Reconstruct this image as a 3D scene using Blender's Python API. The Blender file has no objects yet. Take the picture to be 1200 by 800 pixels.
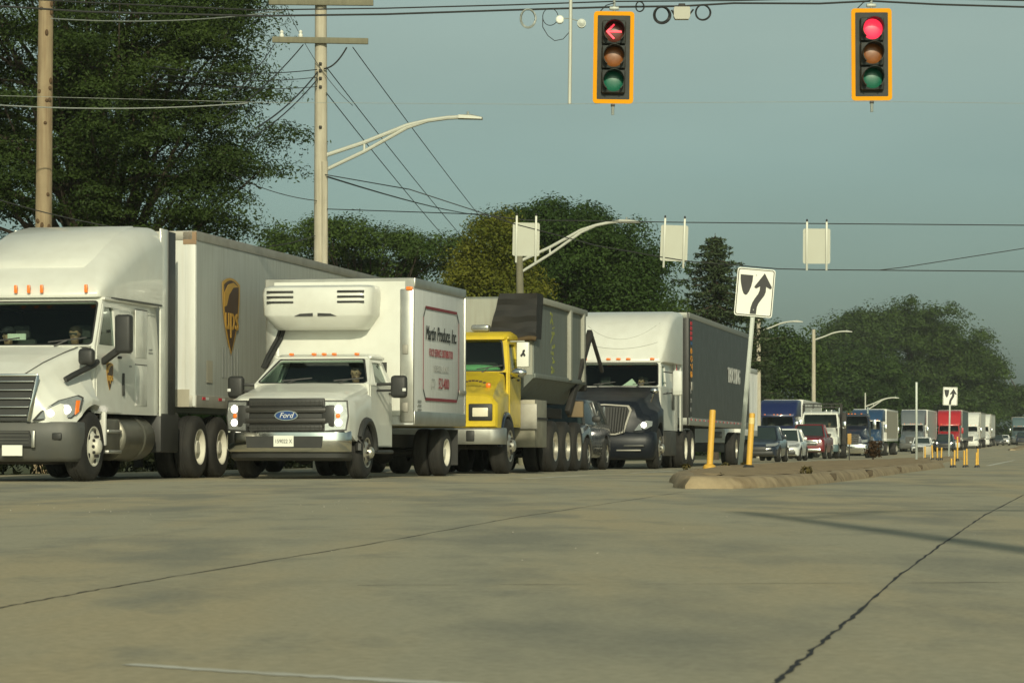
import bpy, bmesh, math, random
import numpy as np
from mathutils import Vector as V, Matrix
from mathutils.geometry import tessellate_polygon
R = math.radians
random.seed(7)
SC = bpy.context.scene
COL = SC.collection

# ---------------------------------------------------------------- camera, sky, sun, exposure
FOC = 3333.0          # focal length in pixels of the 1200 px wide photograph
HOR = 500.0           # eye level row
cam_d = bpy.data.cameras.new('camera'); cam = bpy.data.objects.new('camera', cam_d); COL.objects.link(cam)
cam.location = (0, 0, 0); cam.rotation_euler = (R(90), 0, 0)
cam_d.sensor_width = 36; cam_d.lens = FOC / 1200 * 36
cam_d.shift_y = (HOR - 400) / 1200
cam_d.clip_start = .2; cam_d.clip_end = 6000
cam_d.dof.use_dof = True; cam_d.dof.focus_distance = 46; cam_d.dof.aperture_fstop = 18
SC.camera = cam

HAZE = .00018
SUN_AZ, SUN_EL = 4.5, 23.0           # sun behind the camera, a little to the right, low
wd = bpy.data.worlds.new('World'); SC.world = wd; wd.use_nodes = True
nt = wd.node_tree; nt.nodes.clear()
wo = nt.nodes.new('ShaderNodeOutputWorld'); bg = nt.nodes.new('ShaderNodeBackground')
sk = nt.nodes.new('ShaderNodeTexSky'); sk.sky_type = 'NISHITA'; sk.sun_disc = False
sk.sun_elevation = R(SUN_EL); sk.sun_rotation = R(180 - SUN_AZ)
sk.air_density = 1.0; sk.dust_density = 2.0; sk.ozone_density = 1.6
hs = nt.nodes.new('ShaderNodeHueSaturation'); hs.inputs['Saturation'].default_value = .52
tint = nt.nodes.new('ShaderNodeMix'); tint.data_type = 'RGBA'; tint.blend_type = 'MULTIPLY'; tint.inputs[0].default_value = 1
tint.inputs[7].default_value = (.86, 1.05, .95, 1)
tc = nt.nodes.new('ShaderNodeTexCoord'); mp = nt.nodes.new('ShaderNodeMapping'); mp.inputs['Scale'].default_value = (3, 3, 12)
no = nt.nodes.new('ShaderNodeTexNoise'); no.inputs['Scale'].default_value = 1.3; no.inputs['Detail'].default_value = 3
rg = nt.nodes.new('ShaderNodeMapRange'); rg.inputs[1].default_value = .35; rg.inputs[2].default_value = .65
rg.inputs[3].default_value = .95; rg.inputs[4].default_value = 1.06
cl = nt.nodes.new('ShaderNodeMix'); cl.data_type = 'RGBA'; cl.blend_type = 'MULTIPLY'; cl.inputs[0].default_value = 1
L = nt.links.new
L(sk.outputs[0], hs.inputs['Color']); L(hs.outputs[0], tint.inputs[6])
L(tc.outputs['Generated'], mp.inputs[0]); L(mp.outputs[0], no.inputs['Vector']); L(no.outputs[0], rg.inputs[0])
L(tint.outputs[2], cl.inputs[6]); L(rg.outputs[0], cl.inputs[7]); sx = nt.nodes.new('ShaderNodeSeparateXYZ'); cr = nt.nodes.new('ShaderNodeValToRGB'); ml = nt.nodes.new('ShaderNodeMix'); ml.data_type = 'RGBA'; ml.blend_type = 'MULTIPLY'; ml.inputs[0].default_value = 1
e_ = cr.color_ramp.elements; e_[0].position = .05; e_[0].color = (.90, .97, 1, 1); e_[1].position = .20; e_[1].color = (1.22, 1.13, 1.02, 1)
q_ = e_.new(.09); q_.color = (.93, .97, .97, 1); q_ = e_.new(.135); q_.color = (1.15, 1.09, 1.0, 1)      # thin high cloud whitening the sky upwards
L(tc.outputs['Generated'], sx.inputs[0]); L(sx.outputs[2], cr.inputs[0]); L(cl.outputs[2], ml.inputs[6]); L(cr.outputs[0], ml.inputs[7]); L(ml.outputs[2], bg.inputs[0]); L(bg.outputs[0], wo.inputs[0])
bg.inputs[1].default_value = .067
sun_d = bpy.data.lights.new('sun', 'SUN'); sun = bpy.data.objects.new('sun', sun_d); COL.objects.link(sun)
sun_d.energy = 2.95; sun_d.angle = R(.53); sun_d.color = (1, .93, .67)
to_sun = V((math.sin(R(SUN_AZ)) * math.cos(R(SUN_EL)), -math.cos(R(SUN_AZ)) * math.cos(R(SUN_EL)), math.sin(R(SUN_EL))))
sun.rotation_euler = to_sun.to_track_quat('Z', 'Y').to_euler(); sun.location = (5, -30, 30)
vs = SC.view_settings
vs.view_transform = 'Standard'; vs.look = 'None'; vs.gamma = 1; vs.exposure = 0; vs.use_curve_mapping = False
SC.render.engine = 'CYCLES'

# ---------------------------------------------------------------- geometry helpers
def P(u, v, Y):                       # a point at distance Y seen at photo pixel (u, v)
    return V(((u - 600) * Y / FOC, Y, -(v - HOR) * Y / FOC))
GP = [(-120, -.43), (0, -.43), (200, -2.13), (262, -2.4), (333, -2.55), (400, -2.62), (900, -2.75)]
def gz(Y):
    for (a, za), (b, zb) in zip(GP, GP[1:]):
        if Y <= b: return za + (zb - za) * (Y - a) / (b - a)
    return GP[-1][1]
SL = .195                             # the road runs away along X = SL*Y + p
def road(p, Y, dz=0): return V((SL * Y + p, Y, gz(Y) + dz))

def rring(hw, z0, z1, rt=.15, rb=.05, n=5, cx=0):
    pts = []
    rt = min(rt, hw * .98, (z1 - z0) * .6); rb = min(rb, hw * .98, (z1 - z0) * .38)
    for (x, z, r, a0) in ((hw - rb, z0 + rb, rb, -90), (hw - rt, z1 - rt, rt, 0), (-hw + rt, z1 - rt, rt, 90), (-hw + rb, z0 + rb, rb, 180)):
        for i in range(n + 1):
            a = R(a0 + 90 * i / n); pts.append((cx + x + r * math.cos(a), z + r * math.sin(a)))
    return pts
def lerp_tab(tab, y):
    if y <= tab[0][0]: return tab[0][1:]
    for a, b in zip(tab, tab[1:]):
        if y <= b[0]:
            t = (y - a[0]) / (b[0] - a[0]); return tuple(p + (q - p) * t for p, q in zip(a[1:], b[1:]))
    return tab[-1][1:]

class MB:
    def __init__(s): s.v = []; s.f = []; s.m = []; s.mats = []
    def mi(s, m):
        if m not in s.mats: s.mats.append(m)
        return s.mats.index(m)
    def add(s, vs, fs, m):
        o = len(s.v); k = s.mi(m)
        s.v += [tuple(x) for x in vs]
        for f in fs: s.f.append(tuple(i + o for i in f)); s.m.append(k)
    def bm(s, b, m):
        b.verts.index_update(); s.add([v.co.copy() for v in b.verts], [[v.index for v in f.verts] for f in b.faces], m); b.free()
    def box(s, c, d, m, bev=0, rot=None, seg=2):
        b = bmesh.new(); bmesh.ops.create_cube(b, size=1)
        for v in b.verts: v.co = V((v.co.x * d[0], v.co.y * d[1], v.co.z * d[2]))
        if bev: bmesh.ops.bevel(b, geom=b.edges[:], offset=min(bev, min(d) * .45), segments=seg, affect='EDGES', profile=.5)
        for v in b.verts: v.co = (rot @ v.co if rot else v.co) + V(c)
        s.bm(b, m)
    def bar(s, a, b, w, h, m, bev=0):      # box from point a to point b
        a, b = V(a), V(b); d = b - a; q = d.to_track_quat('Y', 'Z').to_matrix()
        s.box((a + b) / 2, (w, d.length, h), m, bev, q)
    def plate(s, outer, holes, o, a, b, t, m, bev=0):
        o, a, b = V(o), V(a), V(b); n = a.cross(b).normalized()
        loops = [outer] + list(holes); tris = tessellate_polygon([[V((x, y, 0)) for x, y in lp] for lp in loops])
        flat = [p for lp in loops for p in lp]; N = len(flat)
        vs = [o + a * x + b * y for x, y in flat] + [o + a * x + b * y - n * t for x, y in flat]
        fs = [tuple(tr) for tr in tris] + [tuple(i + N for i in reversed(tr)) for tr in tris]
        k = 0
        for lp in loops:
            L_ = len(lp)
            for i in range(L_):
                j = (i + 1) % L_; fs.append((k + i, k + j, k + j + N, k + i + N))
            k += L_
        s.add(vs, fs, m)
    def loft(s, rings, m, c0=True, c1=True, closed=True):
        n = len(rings[0]); vs = [p for r in rings for p in r]; fs = []
        for i in range(len(rings) - 1):
            for j in range(n if closed else n - 1):
                k = (j + 1) % n; fs.append((i * n + j, i * n + k, (i + 1) * n + k, (i + 1) * n + j))
        if c0: fs.append(tuple(range(n))[::-1])
        if c1: fs.append(tuple((len(rings) - 1) * n + j for j in range(n)))
        s.add(vs, fs, m)
    def lofty(s, secs, m, **k):            # secs: (y, [(x, z)...])
        s.loft([[(x, y, z) for x, z in r] for y, r in secs], m, **k)
    def loftz(s, secs, m, **k):            # secs: (z, [(x, y)...])
        s.loft([[(x, y, z) for x, y in r] for z, r in secs], m, **k)
    def tube(s, pts, r, m, n=8, caps=True):
        pts = [V(p) for p in pts]; rs = r if isinstance(r, (list, tuple)) else [r] * len(pts); rings = []
        up = V((0, 0, 1))
        for i, p in enumerate(pts):
            d = (pts[min(i + 1, len(pts) - 1)] - pts[max(i - 1, 0)]).normalized()
            h = up if abs(d.z) < .95 else V((0, 1, 0))
            x = d.cross(h).normalized(); y = x.cross(d)
            rings.append([p + (x * math.cos(2 * math.pi * k / n) + y * math.sin(2 * math.pi * k / n)) * rs[i] for k in range(n)])
        s.loft(rings, m, caps, caps)
    def lathe(s, prof, o, ax, m, n=24, caps=True):
        o, ax = V(o), V(ax).normalized(); h = V((0, 0, 1)) if abs(ax.z) < .9 else V((0, 1, 0))
        x = ax.cross(h).normalized(); y = ax.cross(x)
        rings = [[o + ax * t + (x * math.cos(2 * math.pi * k / n) + y * math.sin(2 * math.pi * k / n)) * max(r, .0005) for k in range(n)] for r, t in prof]
        s.loft(rings, m, caps, caps)
    def ell(s, c, r, m, n=14, k=9):
        c = V(c); rings = []
        for i in range(k + 1):
            t = -math.pi / 2 + math.pi * i / k; q = max(math.cos(t), .01)
            rings.append([c + V((r[0] * q * math.cos(2 * math.pi * j / n), r[1] * q * math.sin(2 * math.pi * j / n), r[2] * math.sin(t))) for j in range(n)])
        s.loft(rings, m)
    def text(s, body, size, o, a, b, m, depth=.004, shear=0, sx=1, align='CENTER'):
        cu = bpy.data.curves.new('lettering', 'FONT'); cu.body = body; cu.size = size; cu.align_x = align; cu.align_y = 'CENTER'
        cu.shear = shear; cu.resolution_u = 3; cu.extrude = depth / 2
        ob = bpy.data.objects.new('lettering', cu); COL.objects.link(ob)
        me = ob.to_mesh(); o, a, b = V(o), V(a).normalized(), V(b).normalized(); n = a.cross(b)
        s.add([o + a * v.co.x * sx + b * v.co.y + n * (v.co.z + depth / 2) for v in me.vertices], [tuple(p.vertices) for p in me.polygons], m)
        ob.to_mesh_clear(); bpy.data.objects.remove(ob); bpy.data.curves.remove(cu)
    def build(s, name, parent=None, loc=None, ang=38, label=None, kind=None, smooth=True):
        me = bpy.data.meshes.new(name); me.from_pydata(s.v, [], s.f)
        for m in s.mats: me.materials.append(m)
        me.polygons.foreach_set('material_index', s.m)
        b = bmesh.new(); b.from_mesh(me); bmesh.ops.recalc_face_normals(b, faces=b.faces); b.to_mesh(me); b.free()
        if smooth: me.shade_smooth(); me.set_sharp_from_angle(angle=R(ang))
        return link(name, me, parent, loc, label, kind)
def link(name, me, parent=None, loc=None, label=None, kind=None):
    o = bpy.data.objects.new(name, me); COL.objects.link(o)
    if parent: o.parent = parent
    if loc is not None: o.location = loc
    if label: o['label'] = label
    if kind: o['kind'] = kind
    return o
def tag(o, label, cat, group=None, kind=None):
    o['label'] = label; o['category'] = cat
    if group: o['group'] = group
    if kind: o['kind'] = kind
    return o
def thing(name, label, cat, loc=(0, 0, 0), rot=(0, 0, 0), group=None):
    o = bpy.data.objects.new(name, None); COL.objects.link(o); o.location = loc; o.rotation_euler = rot
    o.empty_display_size = .2
    return tag(o, label, cat, group)
def mat_of(o): return Matrix.Translation(o.location) @ o.rotation_euler.to_matrix().to_4x4()
def copy_thing(o, loc, label, rot=None):
    r = o.copy(); COL.objects.link(r); r.location = loc; r['label'] = label
    if rot: r.rotation_euler = rot
    for ch in o.children:
        c = ch.copy(); COL.objects.link(c); c.parent = r
        for g in ch.children:
            d = g.copy(); COL.objects.link(d); d.parent = c
    return r

# ---------------------------------------------------------------- materials
def mat(name, col, rough=.5, metal=0, var=.12, scale=3., streak=0, bump=0, bscale=60, coat=0, emit=0, ecol=None, dirt=0, dcol=(.2, .17, .12), spec=.5):
    m = bpy.data.materials.new(name); m.use_nodes = True; n = m.node_tree; b = n.nodes['Principled BSDF']
    b.inputs['Roughness'].default_value = rough; b.inputs['Metallic'].default_value = metal
    b.inputs['Coat Weight'].default_value = coat; b.inputs['Coat Roughness'].default_value = .06
    b.inputs['Specular IOR Level'].default_value = spec
    t = n.nodes.new('ShaderNodeTexCoord'); no = n.nodes.new('ShaderNodeTexNoise'); no.inputs['Scale'].default_value = scale
    no.inputs['Detail'].default_value = 5; no.inputs['Roughness'].default_value = .6
    n.links.new(t.outputs['Object'], no.inputs['Vector'])
    mx = n.nodes.new('ShaderNodeMix'); mx.data_type = 'RGBA'
    mx.inputs[6].default_value = tuple(c * (1 - var) for c in col) + (1,); mx.inputs[7].default_value = tuple(min(c * (1 + var), .95) for c in col) + (1,)
    n.links.new(no.outputs[0], mx.inputs[0]); out = mx.outputs[2]
    if streak or dirt:
        mp = n.nodes.new('ShaderNodeMapping'); mp.inputs['Scale'].default_value = (9, 9, .55) if streak else (2.2, 2.2, 2.2)
        n2 = n.nodes.new('ShaderNodeTexNoise'); n2.inputs['Scale'].default_value = 1.6; n2.inputs['Detail'].default_value = 6
        rr = n.nodes.new('ShaderNodeMapRange'); rr.inputs[1].default_value = .42; rr.inputs[2].default_value = .75; rr.inputs[4].default_value = max(streak, dirt)
        m2 = n.nodes.new('ShaderNodeMix'); m2.data_type = 'RGBA'; m2.inputs[7].default_value = tuple(dcol) + (1,)
        n.links.new(t.outputs['Object'], mp.inputs[0]); n.links.new(mp.outputs[0], n2.inputs['Vector']); n.links.new(n2.outputs[0], rr.inputs[0])
        n.links.new(rr.outputs[0], m2.inputs[0]); n.links.new(out, m2.inputs[6]); out = m2.outputs[2]
    n.links.new(out, b.inputs['Base Color'])
    rv = n.nodes.new('ShaderNodeMapRange'); rv.inputs[3].default_value = max(rough - .08, .02); rv.inputs[4].default_value = min(rough + .12, 1)
    n.links.new(no.outputs[0], rv.inputs[0]); n.links.new(rv.outputs[0], b.inputs['Roughness'])
    if bump:
        n3 = n.nodes.new('ShaderNodeTexNoise'); n3.inputs['Scale'].default_value = bscale; n3.inputs['Detail'].default_value = 4
        bp = n.nodes.new('ShaderNodeBump'); bp.inputs['Strength'].default_value = bump; bp.inputs['Distance'].default_value = .02
        n.links.new(t.outputs['Object'], n3.inputs['Vector']); n.links.new(n3.outputs[0], bp.inputs['Height']); n.links.new(bp.outputs[0], b.inputs['Normal'])
    if emit:
        b.inputs['Emission Color'].default_value = tuple(ecol or col) + (1,); b.inputs['Emission Strength'].default_value = emit
    return m
def glass(name, tintc=(.35, .42, .38), refl=1.0):
    m = bpy.data.materials.new(name); m.use_nodes = True; n = m.node_tree; n.nodes.clear()
    o = n.nodes.new('ShaderNodeOutputMaterial'); mx = n.nodes.new('ShaderNodeMixShader'); tr = n.nodes.new('ShaderNodeBsdfTransparent')
    g = n.nodes.new('ShaderNodeBsdfGlossy'); g.inputs['Roughness'].default_value = .03; g.inputs[0].default_value = (.8 * refl, .9 * refl, .88 * refl, 1)
    f = n.nodes.new('ShaderNodeFresnel'); f.inputs[0].default_value = 1.55
    tr.inputs[0].default_value = tuple(tintc) + (1,)
    ge = n.nodes.new('ShaderNodeNewGeometry'); inv = n.nodes.new('ShaderNodeMath'); inv.operation = 'SUBTRACT'; inv.inputs[0].default_value = 1
    mu = n.nodes.new('ShaderNodeMath'); mu.operation = 'MULTIPLY'
    n.links.new(ge.outputs['Backfacing'], inv.inputs[1]); n.links.new(inv.outputs[0], mu.inputs[0]); n.links.new(f.outputs[0], mu.inputs[1])
    n.links.new(mu.outputs[0], mx.inputs[0]); n.links.new(tr.outputs[0], mx.inputs[1]); n.links.new(g.outputs[0], mx.inputs[2]); n.links.new(mx.outputs[0], o.inputs[0])
    return m
def foliage(name, c1, c2, trans=.25):
    m = bpy.data.materials.new(name); m.use_nodes = True; n = m.node_tree; n.nodes.clear()
    o = n.nodes.new('ShaderNodeOutputMaterial'); b = n.nodes.new('ShaderNodeBsdfPrincipled'); b.inputs['Roughness'].default_value = .55
    b.inputs['Specular IOR Level'].default_value = .12
    tl = n.nodes.new('ShaderNodeBsdfTranslucent'); mx = n.nodes.new('ShaderNodeMixShader'); mx.inputs[0].default_value = trans
    ge = n.nodes.new('ShaderNodeNewGeometry'); no = n.nodes.new('ShaderNodeTexNoise'); no.inputs['Scale'].default_value = .35; no.inputs['Detail'].default_value = 3
    ad = n.nodes.new('ShaderNodeMath'); ad.operation = 'MULTIPLY_ADD'; ad.inputs[1].default_value = .5
    mr = n.nodes.new('ShaderNodeMapRange'); mr.inputs[1].default_value = .3; mr.inputs[2].default_value = .7; mr.inputs[4].default_value = .6
    cm = n.nodes.new('ShaderNodeMix'); cm.data_type = 'RGBA'; cm.inputs[6].default_value = tuple(c1) + (1,); cm.inputs[7].default_value = tuple(c2) + (1,)
    n.links.new(ge.outputs['Position'], no.inputs['Vector']); n.links.new(no.outputs[0], mr.inputs[0])
    n.links.new(ge.outputs['Random Per Island'], ad.inputs[0]); n.links.new(mr.outputs[0], ad.inputs[2]); n.links.new(ad.outputs[0], cm.inputs[0])
    n.links.new(cm.outputs[2], b.inputs['Base Color']); n.links.new(cm.outputs[2], tl.inputs[0])
    n.links.new(b.outputs[0], mx.inputs[1]); n.links.new(tl.outputs[0], mx.inputs[2]); n.links.new(mx.outputs[0], o.inputs[0])
    return m

W_PAINT = mat('white_paint', (.72, .73, .67), .32, var=.05, coat=.35, dirt=.22, dcol=(.5, .48, .4))
W_PANEL = mat('white_panel', (.68, .69, .65), .45, var=.05, streak=.3, dcol=(.5, .46, .36))
W_BOX = mat('white_box_panel', (.66, .68, .67), .45, var=.05, streak=.3, dcol=(.42, .42, .38))
GREY_TR = mat('grey_trailer_panel', (.42, .44, .41), .5, var=.08, streak=.45, dcol=(.24, .23, .19))
ALU = mat('aluminium', (.5, .5, .46), .38, .85, var=.12, dirt=.3, dcol=(.25, .23, .19))
ALU_DULL = mat('dull_aluminium', (.36, .35, .31), .55, .5, var=.15, dirt=.4, dcol=(.18, .16, .12))
CHROME = mat('chrome', (.75, .75, .72), .1, 1, var=.05)
BLK_PL = mat('black_plastic', (.028, .029, .028), .5, var=.2, dirt=.2, dcol=(.07, .065, .055))
GRY_PL = mat('grey_bumper_plastic', (.085, .088, .082), .5, var=.12, dirt=.3, dcol=(.14, .13, .1))
BLK_PAINT = mat('black_paint', (.009, .012, .018), .42, var=.1, coat=0, spec=.35)
GRILLE_K = mat('dark_grille_plastic', (.03, .029, .026), .45, var=.15)
TANK = mat('dull_dark_tank', (.17, .165, .135), .4, .7, var=.15, dirt=.4, dcol=(.1, .09, .07))
BLK_TR = mat('black_trailer_panel', (.045, .05, .048), .4, var=.1, streak=.5, dcol=(.1, .1, .09))
RUBBER = mat('tyre_rubber', (.02, .0195, .018), .8, var=.2, dirt=.35, dcol=(.055, .05, .04), bump=.3, bscale=30)
CHASSIS = mat('chassis_steel', (.025, .024, .022), .7, var=.3, dirt=.4, dcol=(.06, .05, .04))
INTER = mat('cab_interior', (.04, .042, .04), .8, var=.2)
SEATM = mat('seat_cloth', (.06, .06, .058), .9, var=.2)
YELLOW = mat('yellow_paint', (.68, .5, .022), .4, var=.07, coat=.2, dirt=.3, dcol=(.3, .2, .05))
TUB = mat('grey_tub_steel', (.16, .185, .17), .6, var=.15, streak=.6, dcol=(.10, .085, .06), bump=.15, bscale=6)
TUB_LT = mat('pale_tub_steel', (.34, .35, .3), .6, var=.12, streak=.5, dcol=(.2, .17, .12))
TARP = mat('black_tarp', (.014, .014, .013), .7, var=.3, dirt=.2, dcol=(.045, .035, .028), bump=.5, bscale=5)
RIM_W = mat('white_rim', (.74, .72, .62), .45, var=.08, dirt=.2, dcol=(.35, .3, .22))
RIM_A = mat('polished_rim', (.62, .6, .52), .32, .8, var=.1, dirt=.35, dcol=(.3, .26, .2))
RED = mat('red_paint', (.42, .018, .025), .35, var=.08, coat=.4)
MAROON = mat('maroon_paint', (.16, .012, .018), .35, var=.08, coat=.4)
BLUE = mat('royal_blue_paint', (.008, .018, .085), .4, var=.08, coat=.4)
STEELBLUE = mat('steel_blue_paint', (.02, .06, .13), .4, var=.1, coat=.4)
NAVY = mat('navy_paint', (.012, .02, .04), .3, var=.1, coat=.5)
TEAL = mat('grey_teal_paint', (.09, .14, .15), .4, var=.1, coat=.3)
SLATE = mat('slate_paint', (.13, .15, .16), .4, var=.1, coat=.3)
CONTAINER = mat('dark_container', (.05, .08, .085), .5, var=.15, streak=.3, dcol=(.1, .1, .09))
TAN_TR = mat('tan_grey_panel', (.4, .37, .29), .5, var=.08, streak=.3, dcol=(.28, .25, .18))
AMBER = mat('amber_lamp', (.75, .17, .02), .3, emit=.25, ecol=(1, .25, .03))
REDL = mat('red_lamp', (.5, .03, .02), .3)
HLAMP = mat('headlamp_glow', (.9, .88, .8), .2, emit=5, ecol=(1, .9, .75))
HLENS = mat('headlamp_lens', (.34, .35, .34), .15, .55, var=.35, scale=14)
GLASS = glass('windshield_glass', (.80, .87, .82))
GLASS_D = glass('dark_glass', (.5, .56, .53))
GLASS_L = mat('far_window_glass', (.03, .045, .045), .08, var=.3, scale=2)
SIGNW = mat('sign_white', (.82, .83, .75), .4, var=.04, dirt=.08, dcol=(.6, .58, .48))
SIGNB = mat('sign_black', (.012, .012, .014), .5)
SIGNBACK = mat('sign_back_metal', (.43, .44, .37), .5, .1, var=.06, dirt=.2, dcol=(.4, .39, .32))
GALV = mat('galvanised_steel', (.36, .39, .36), .5, .4, var=.12, dirt=.2, dcol=(.24, .24, .2))
POLE_W = mat('pale_weathered_wood', (.50, .46, .36), .85, var=.2, streak=.5, dcol=(.3, .24, .15), bump=.4)
POLE_B = mat('brown_weathered_wood', (.33, .255, .155), .9, var=.25, streak=.6, dcol=(.15, .08, .035), bump=.5)
ARMW = mat('pale_painted_metal', (.52, .53, .46), .45, .1, var=.06)
WOODG = mat('grey_crossarm_wood', (.2, .19, .13), .9, var=.25, streak=.3, dcol=(.1, .09, .06))
CABLE = mat('black_cable', (.02, .022, .022), .6)
POSTY = mat('yellow_post_plastic', (.72, .42, .06), .5, var=.08, dirt=.25, dcol=(.4, .26, .08))
SIGY = mat('signal_yellow', (.78, .33, .0), .6, var=.05, spec=.15)
SIGK = mat('signal_dark_grey', (.014, .019, .017), .6, var=.1)
BARK = mat('tree_bark', (.07, .055, .04), .95, var=.3, bump=.6, bscale=10)
SKIN = mat('skin', (.42, .25, .17), .5, var=.06)
ORANGE = mat('orange_plastic', (.7, .25, .03), .5, var=.1)
# ---------------------------------------------------------------- ground and road
def asphalt(name, base, dark, tan):
    m = bpy.data.materials.new(name); m.use_nodes = True; n = m.node_tree; b = n.nodes['Principled BSDF']; lk = n.links.new
    t = n.nodes.new('ShaderNodeTexCoord')
    def noise(sc, mapping, det=6, ro=.6):
        mp = n.nodes.new('ShaderNodeMapping'); mp.inputs['Scale'].default_value = mapping; mp.inputs['Rotation'].default_value = (0, 0, R(11))
        q = n.nodes.new('ShaderNodeTexNoise'); q.inputs['Scale'].default_value = sc; q.inputs['Detail'].default_value = det; q.inputs['Roughness'].default_value = ro
        lk(t.outputs['Object'], mp.inputs[0]); lk(mp.outputs[0], q.inputs['Vector']); return q.outputs[0]
    def ramp(x, a, c, lo, hi):
        r = n.nodes.new('ShaderNodeMapRange'); r.inputs[1].default_value = a; r.inputs[2].default_value = c; r.inputs[3].default_value = lo; r.inputs[4].default_value = hi
        lk(x, r.inputs[0]); return r.outputs[0]
    def mix(a, c, f, bt='MIX'):
        x = n.nodes.new('ShaderNodeMix'); x.data_type = 'RGBA'; x.blend_type = bt
        if isinstance(f, float): x.inputs[0].default_value = f
        else: lk(f, x.inputs[0])
        for s, i in ((a, 6), (c, 7)):
            if isinstance(s, tuple): x.inputs[i].default_value = s + (1,)
            else: lk(s, x.inputs[i])
        return x.outputs[2]
    big = noise(.35, (2.0, .26, 1)); sweep = noise(.9, (.9, .3, 1), 4); med = noise(2.2, (1, .35, 1)); fine = noise(38, (1, 1, 1), 3); grit = noise(150, (1, 1, 1), 2)
    c = mix(base, tan, ramp(big, .42, .6, 0, .65))
    c = mix(c, dark, ramp(sweep, .47, .64, 0, .85))
    c = mix(c, dark, ramp(med, .54, .7, 0, .7))
    g = n.nodes.new('ShaderNodeCombineColor')
    v = ramp(fine, .3, .7, .86, 1.14)
    for i in range(3): lk(v, g.inputs[i])
    c = mix(c, g.outputs[0], 1.0, 'MULTIPLY')
    c = mix(c, (.3, .29, .24), ramp(grit, .68, .8, 0, .25))
    lk(c, b.inputs['Base Color']); b.inputs['Roughness'].default_value = .85; b.inputs['Specular IOR Level'].default_value = .3
    bp = n.nodes.new('ShaderNodeBump'); bp.inputs['Strength'].default_value = .35; bp.inputs['Distance'].default_value = .006
    lk(fine, bp.inputs['Height']); lk(bp.outputs[0], b.inputs['Normal'])
    return m
CONC = asphalt('worn_concrete', (.40, .372, .265), (.255, .25, .195), (.48, .395, .235))
GRASS = mat('dry_grass', (.06, .075, .025), .9, var=.35, scale=1.5, bump=.5, dirt=.4, dcol=(.14, .12, .06))
DIRT = mat('tan_median_dirt', (.33, .245, .135), .95, var=.22, scale=2.2, dirt=.6, dcol=(.16, .115, .065), bump=.7, bscale=14)
CURB = mat('tan_curb_concrete', (.36, .285, .175), .9, var=.3, scale=2.5, dirt=.8, dcol=(.14, .1, .055), bump=.7, bscale=18)
SEAL = mat('joint_sealant', (.018, .018, .018), .75, var=.3)
MARK = mat('worn_road_paint', (.66, .66, .58), .8, var=.2, scale=8, dirt=.6, dcol=(.38, .35, .26))
MARKY = mat('worn_yellow_paint', (.42, .3, .1), .8, var=.2, scale=8, dirt=.7, dcol=(.27, .25, .2))

YS = sorted(set([-120, -60, -20, 0, 200, 262, 333, 400, 900] + list(range(2, 60, 3)) + list(range(60, 400, 20)) + [500, 600, 700]))
def sheet(name, xl, xr, ys, dz, m, kind='structure', nx=1, cat=None, label=None):
    mb = MB(); rows = []
    for y in ys: rows.append([(xl(y) + (xr(y) - xl(y)) * i / nx, y, gz(y) + dz) for i in range(nx + 1)])
    for a, b in zip(rows, rows[1:]):
        for i in range(nx): mb.add([a[i], a[i + 1], b[i + 1], b[i]], [(0, 1, 2, 3)], m)
    o = mb.build(name, smooth=False); o['kind'] = kind; return o
sheet('ground', lambda y: -600, lambda y: 900, YS, -.012, GRASS, nx=8)
sheet('road', lambda y: SL * y - 19.2, lambda y: SL * y + 13, [36] + [y for y in YS if y > 36 and y <= 880] , -.004, CONC, nx=4)
sheet('crossing_road', lambda y: -90, lambda y: 110, [-14, 0] + list(range(2, 37, 3)) + [36], -.008 + .004, CONC, nx=6)

def strip(name, pts, w, m, jit=0, dz=-.0026, kind='structure', steps=12, wj=.3):
    rnd = random.Random(len(pts) * 31 + int(pts[0][1] * 10)); mb = MB(); c = []
    for a, b in zip(pts, pts[1:]):
        for i in range(steps):
            t = i / steps; c.append((a[0] + (b[0] - a[0]) * t, a[1] + (b[1] - a[1]) * t))
    c.append(pts[-1][:2]); prev = None; rows = []
    for i, (x, y) in enumerate(c):
        a = c[max(i - 1, 0)]; b = c[min(i + 1, len(c) - 1)]; d = V((b[0] - a[0], b[1] - a[1])).normalized(); n = V((d.y, -d.x))
        j = rnd.uniform(-jit, jit); h = w / 2 * (1 + rnd.uniform(-wj, wj)); o = V((x, y)) + n * j
        p = o - n * h; q = o + n * h
        rows.append(((p.x, p.y, gz(p.y) + dz), (q.x, q.y, gz(q.y) + dz)))
    for a, b in zip(rows, rows[1:]): mb.add([a[0], a[1], b[1], b[0]], [(0, 1, 2, 3)], m)
    o = mb.build(name, smooth=False); o['kind'] = kind; return o
def gpix(u, v):                      # ground point under photo pixel
    Y = 3333 * .43 / (v - HOR - 3333 * .0085); return ((u - 600) * Y / FOC, Y)
strip('sealed_joint', [gpix(*q) for q in ((893, 812), (905, 800), (952, 760), (1000, 720), (1060, 668), (1110, 632), (1155, 602), (1200, 579), (1245, 562))], .0105, SEAL, .005, steps=16, wj=.5)
strip('sealed_joint', [gpix(*q) for q in ((-60, 722), (0, 710), (110, 690), (215, 672), (435, 636), (600, 606), (700, 591), (800, 576))], .0085, SEAL, .006, steps=14, wj=.5)
strip('stop_line', [gpix(*q) for q in ((150, 776), (300, 786), (500, 797), (640, 803))], .05, MARK, .004, steps=10)
strip('lane_line', [(SL * 85 - 2.35, 85), (SL * 135 - 2.5, 135)], .13, MARK)
strip('lane_line', [(SL * 45 - 8.6, 45), (SL * 51 - 8.6, 51)], .12, MARK)
strip('lane_line', [(SL * 56 - 8.6, 56), (SL * 62 - 8.6, 62)], .12, MARK)
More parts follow.
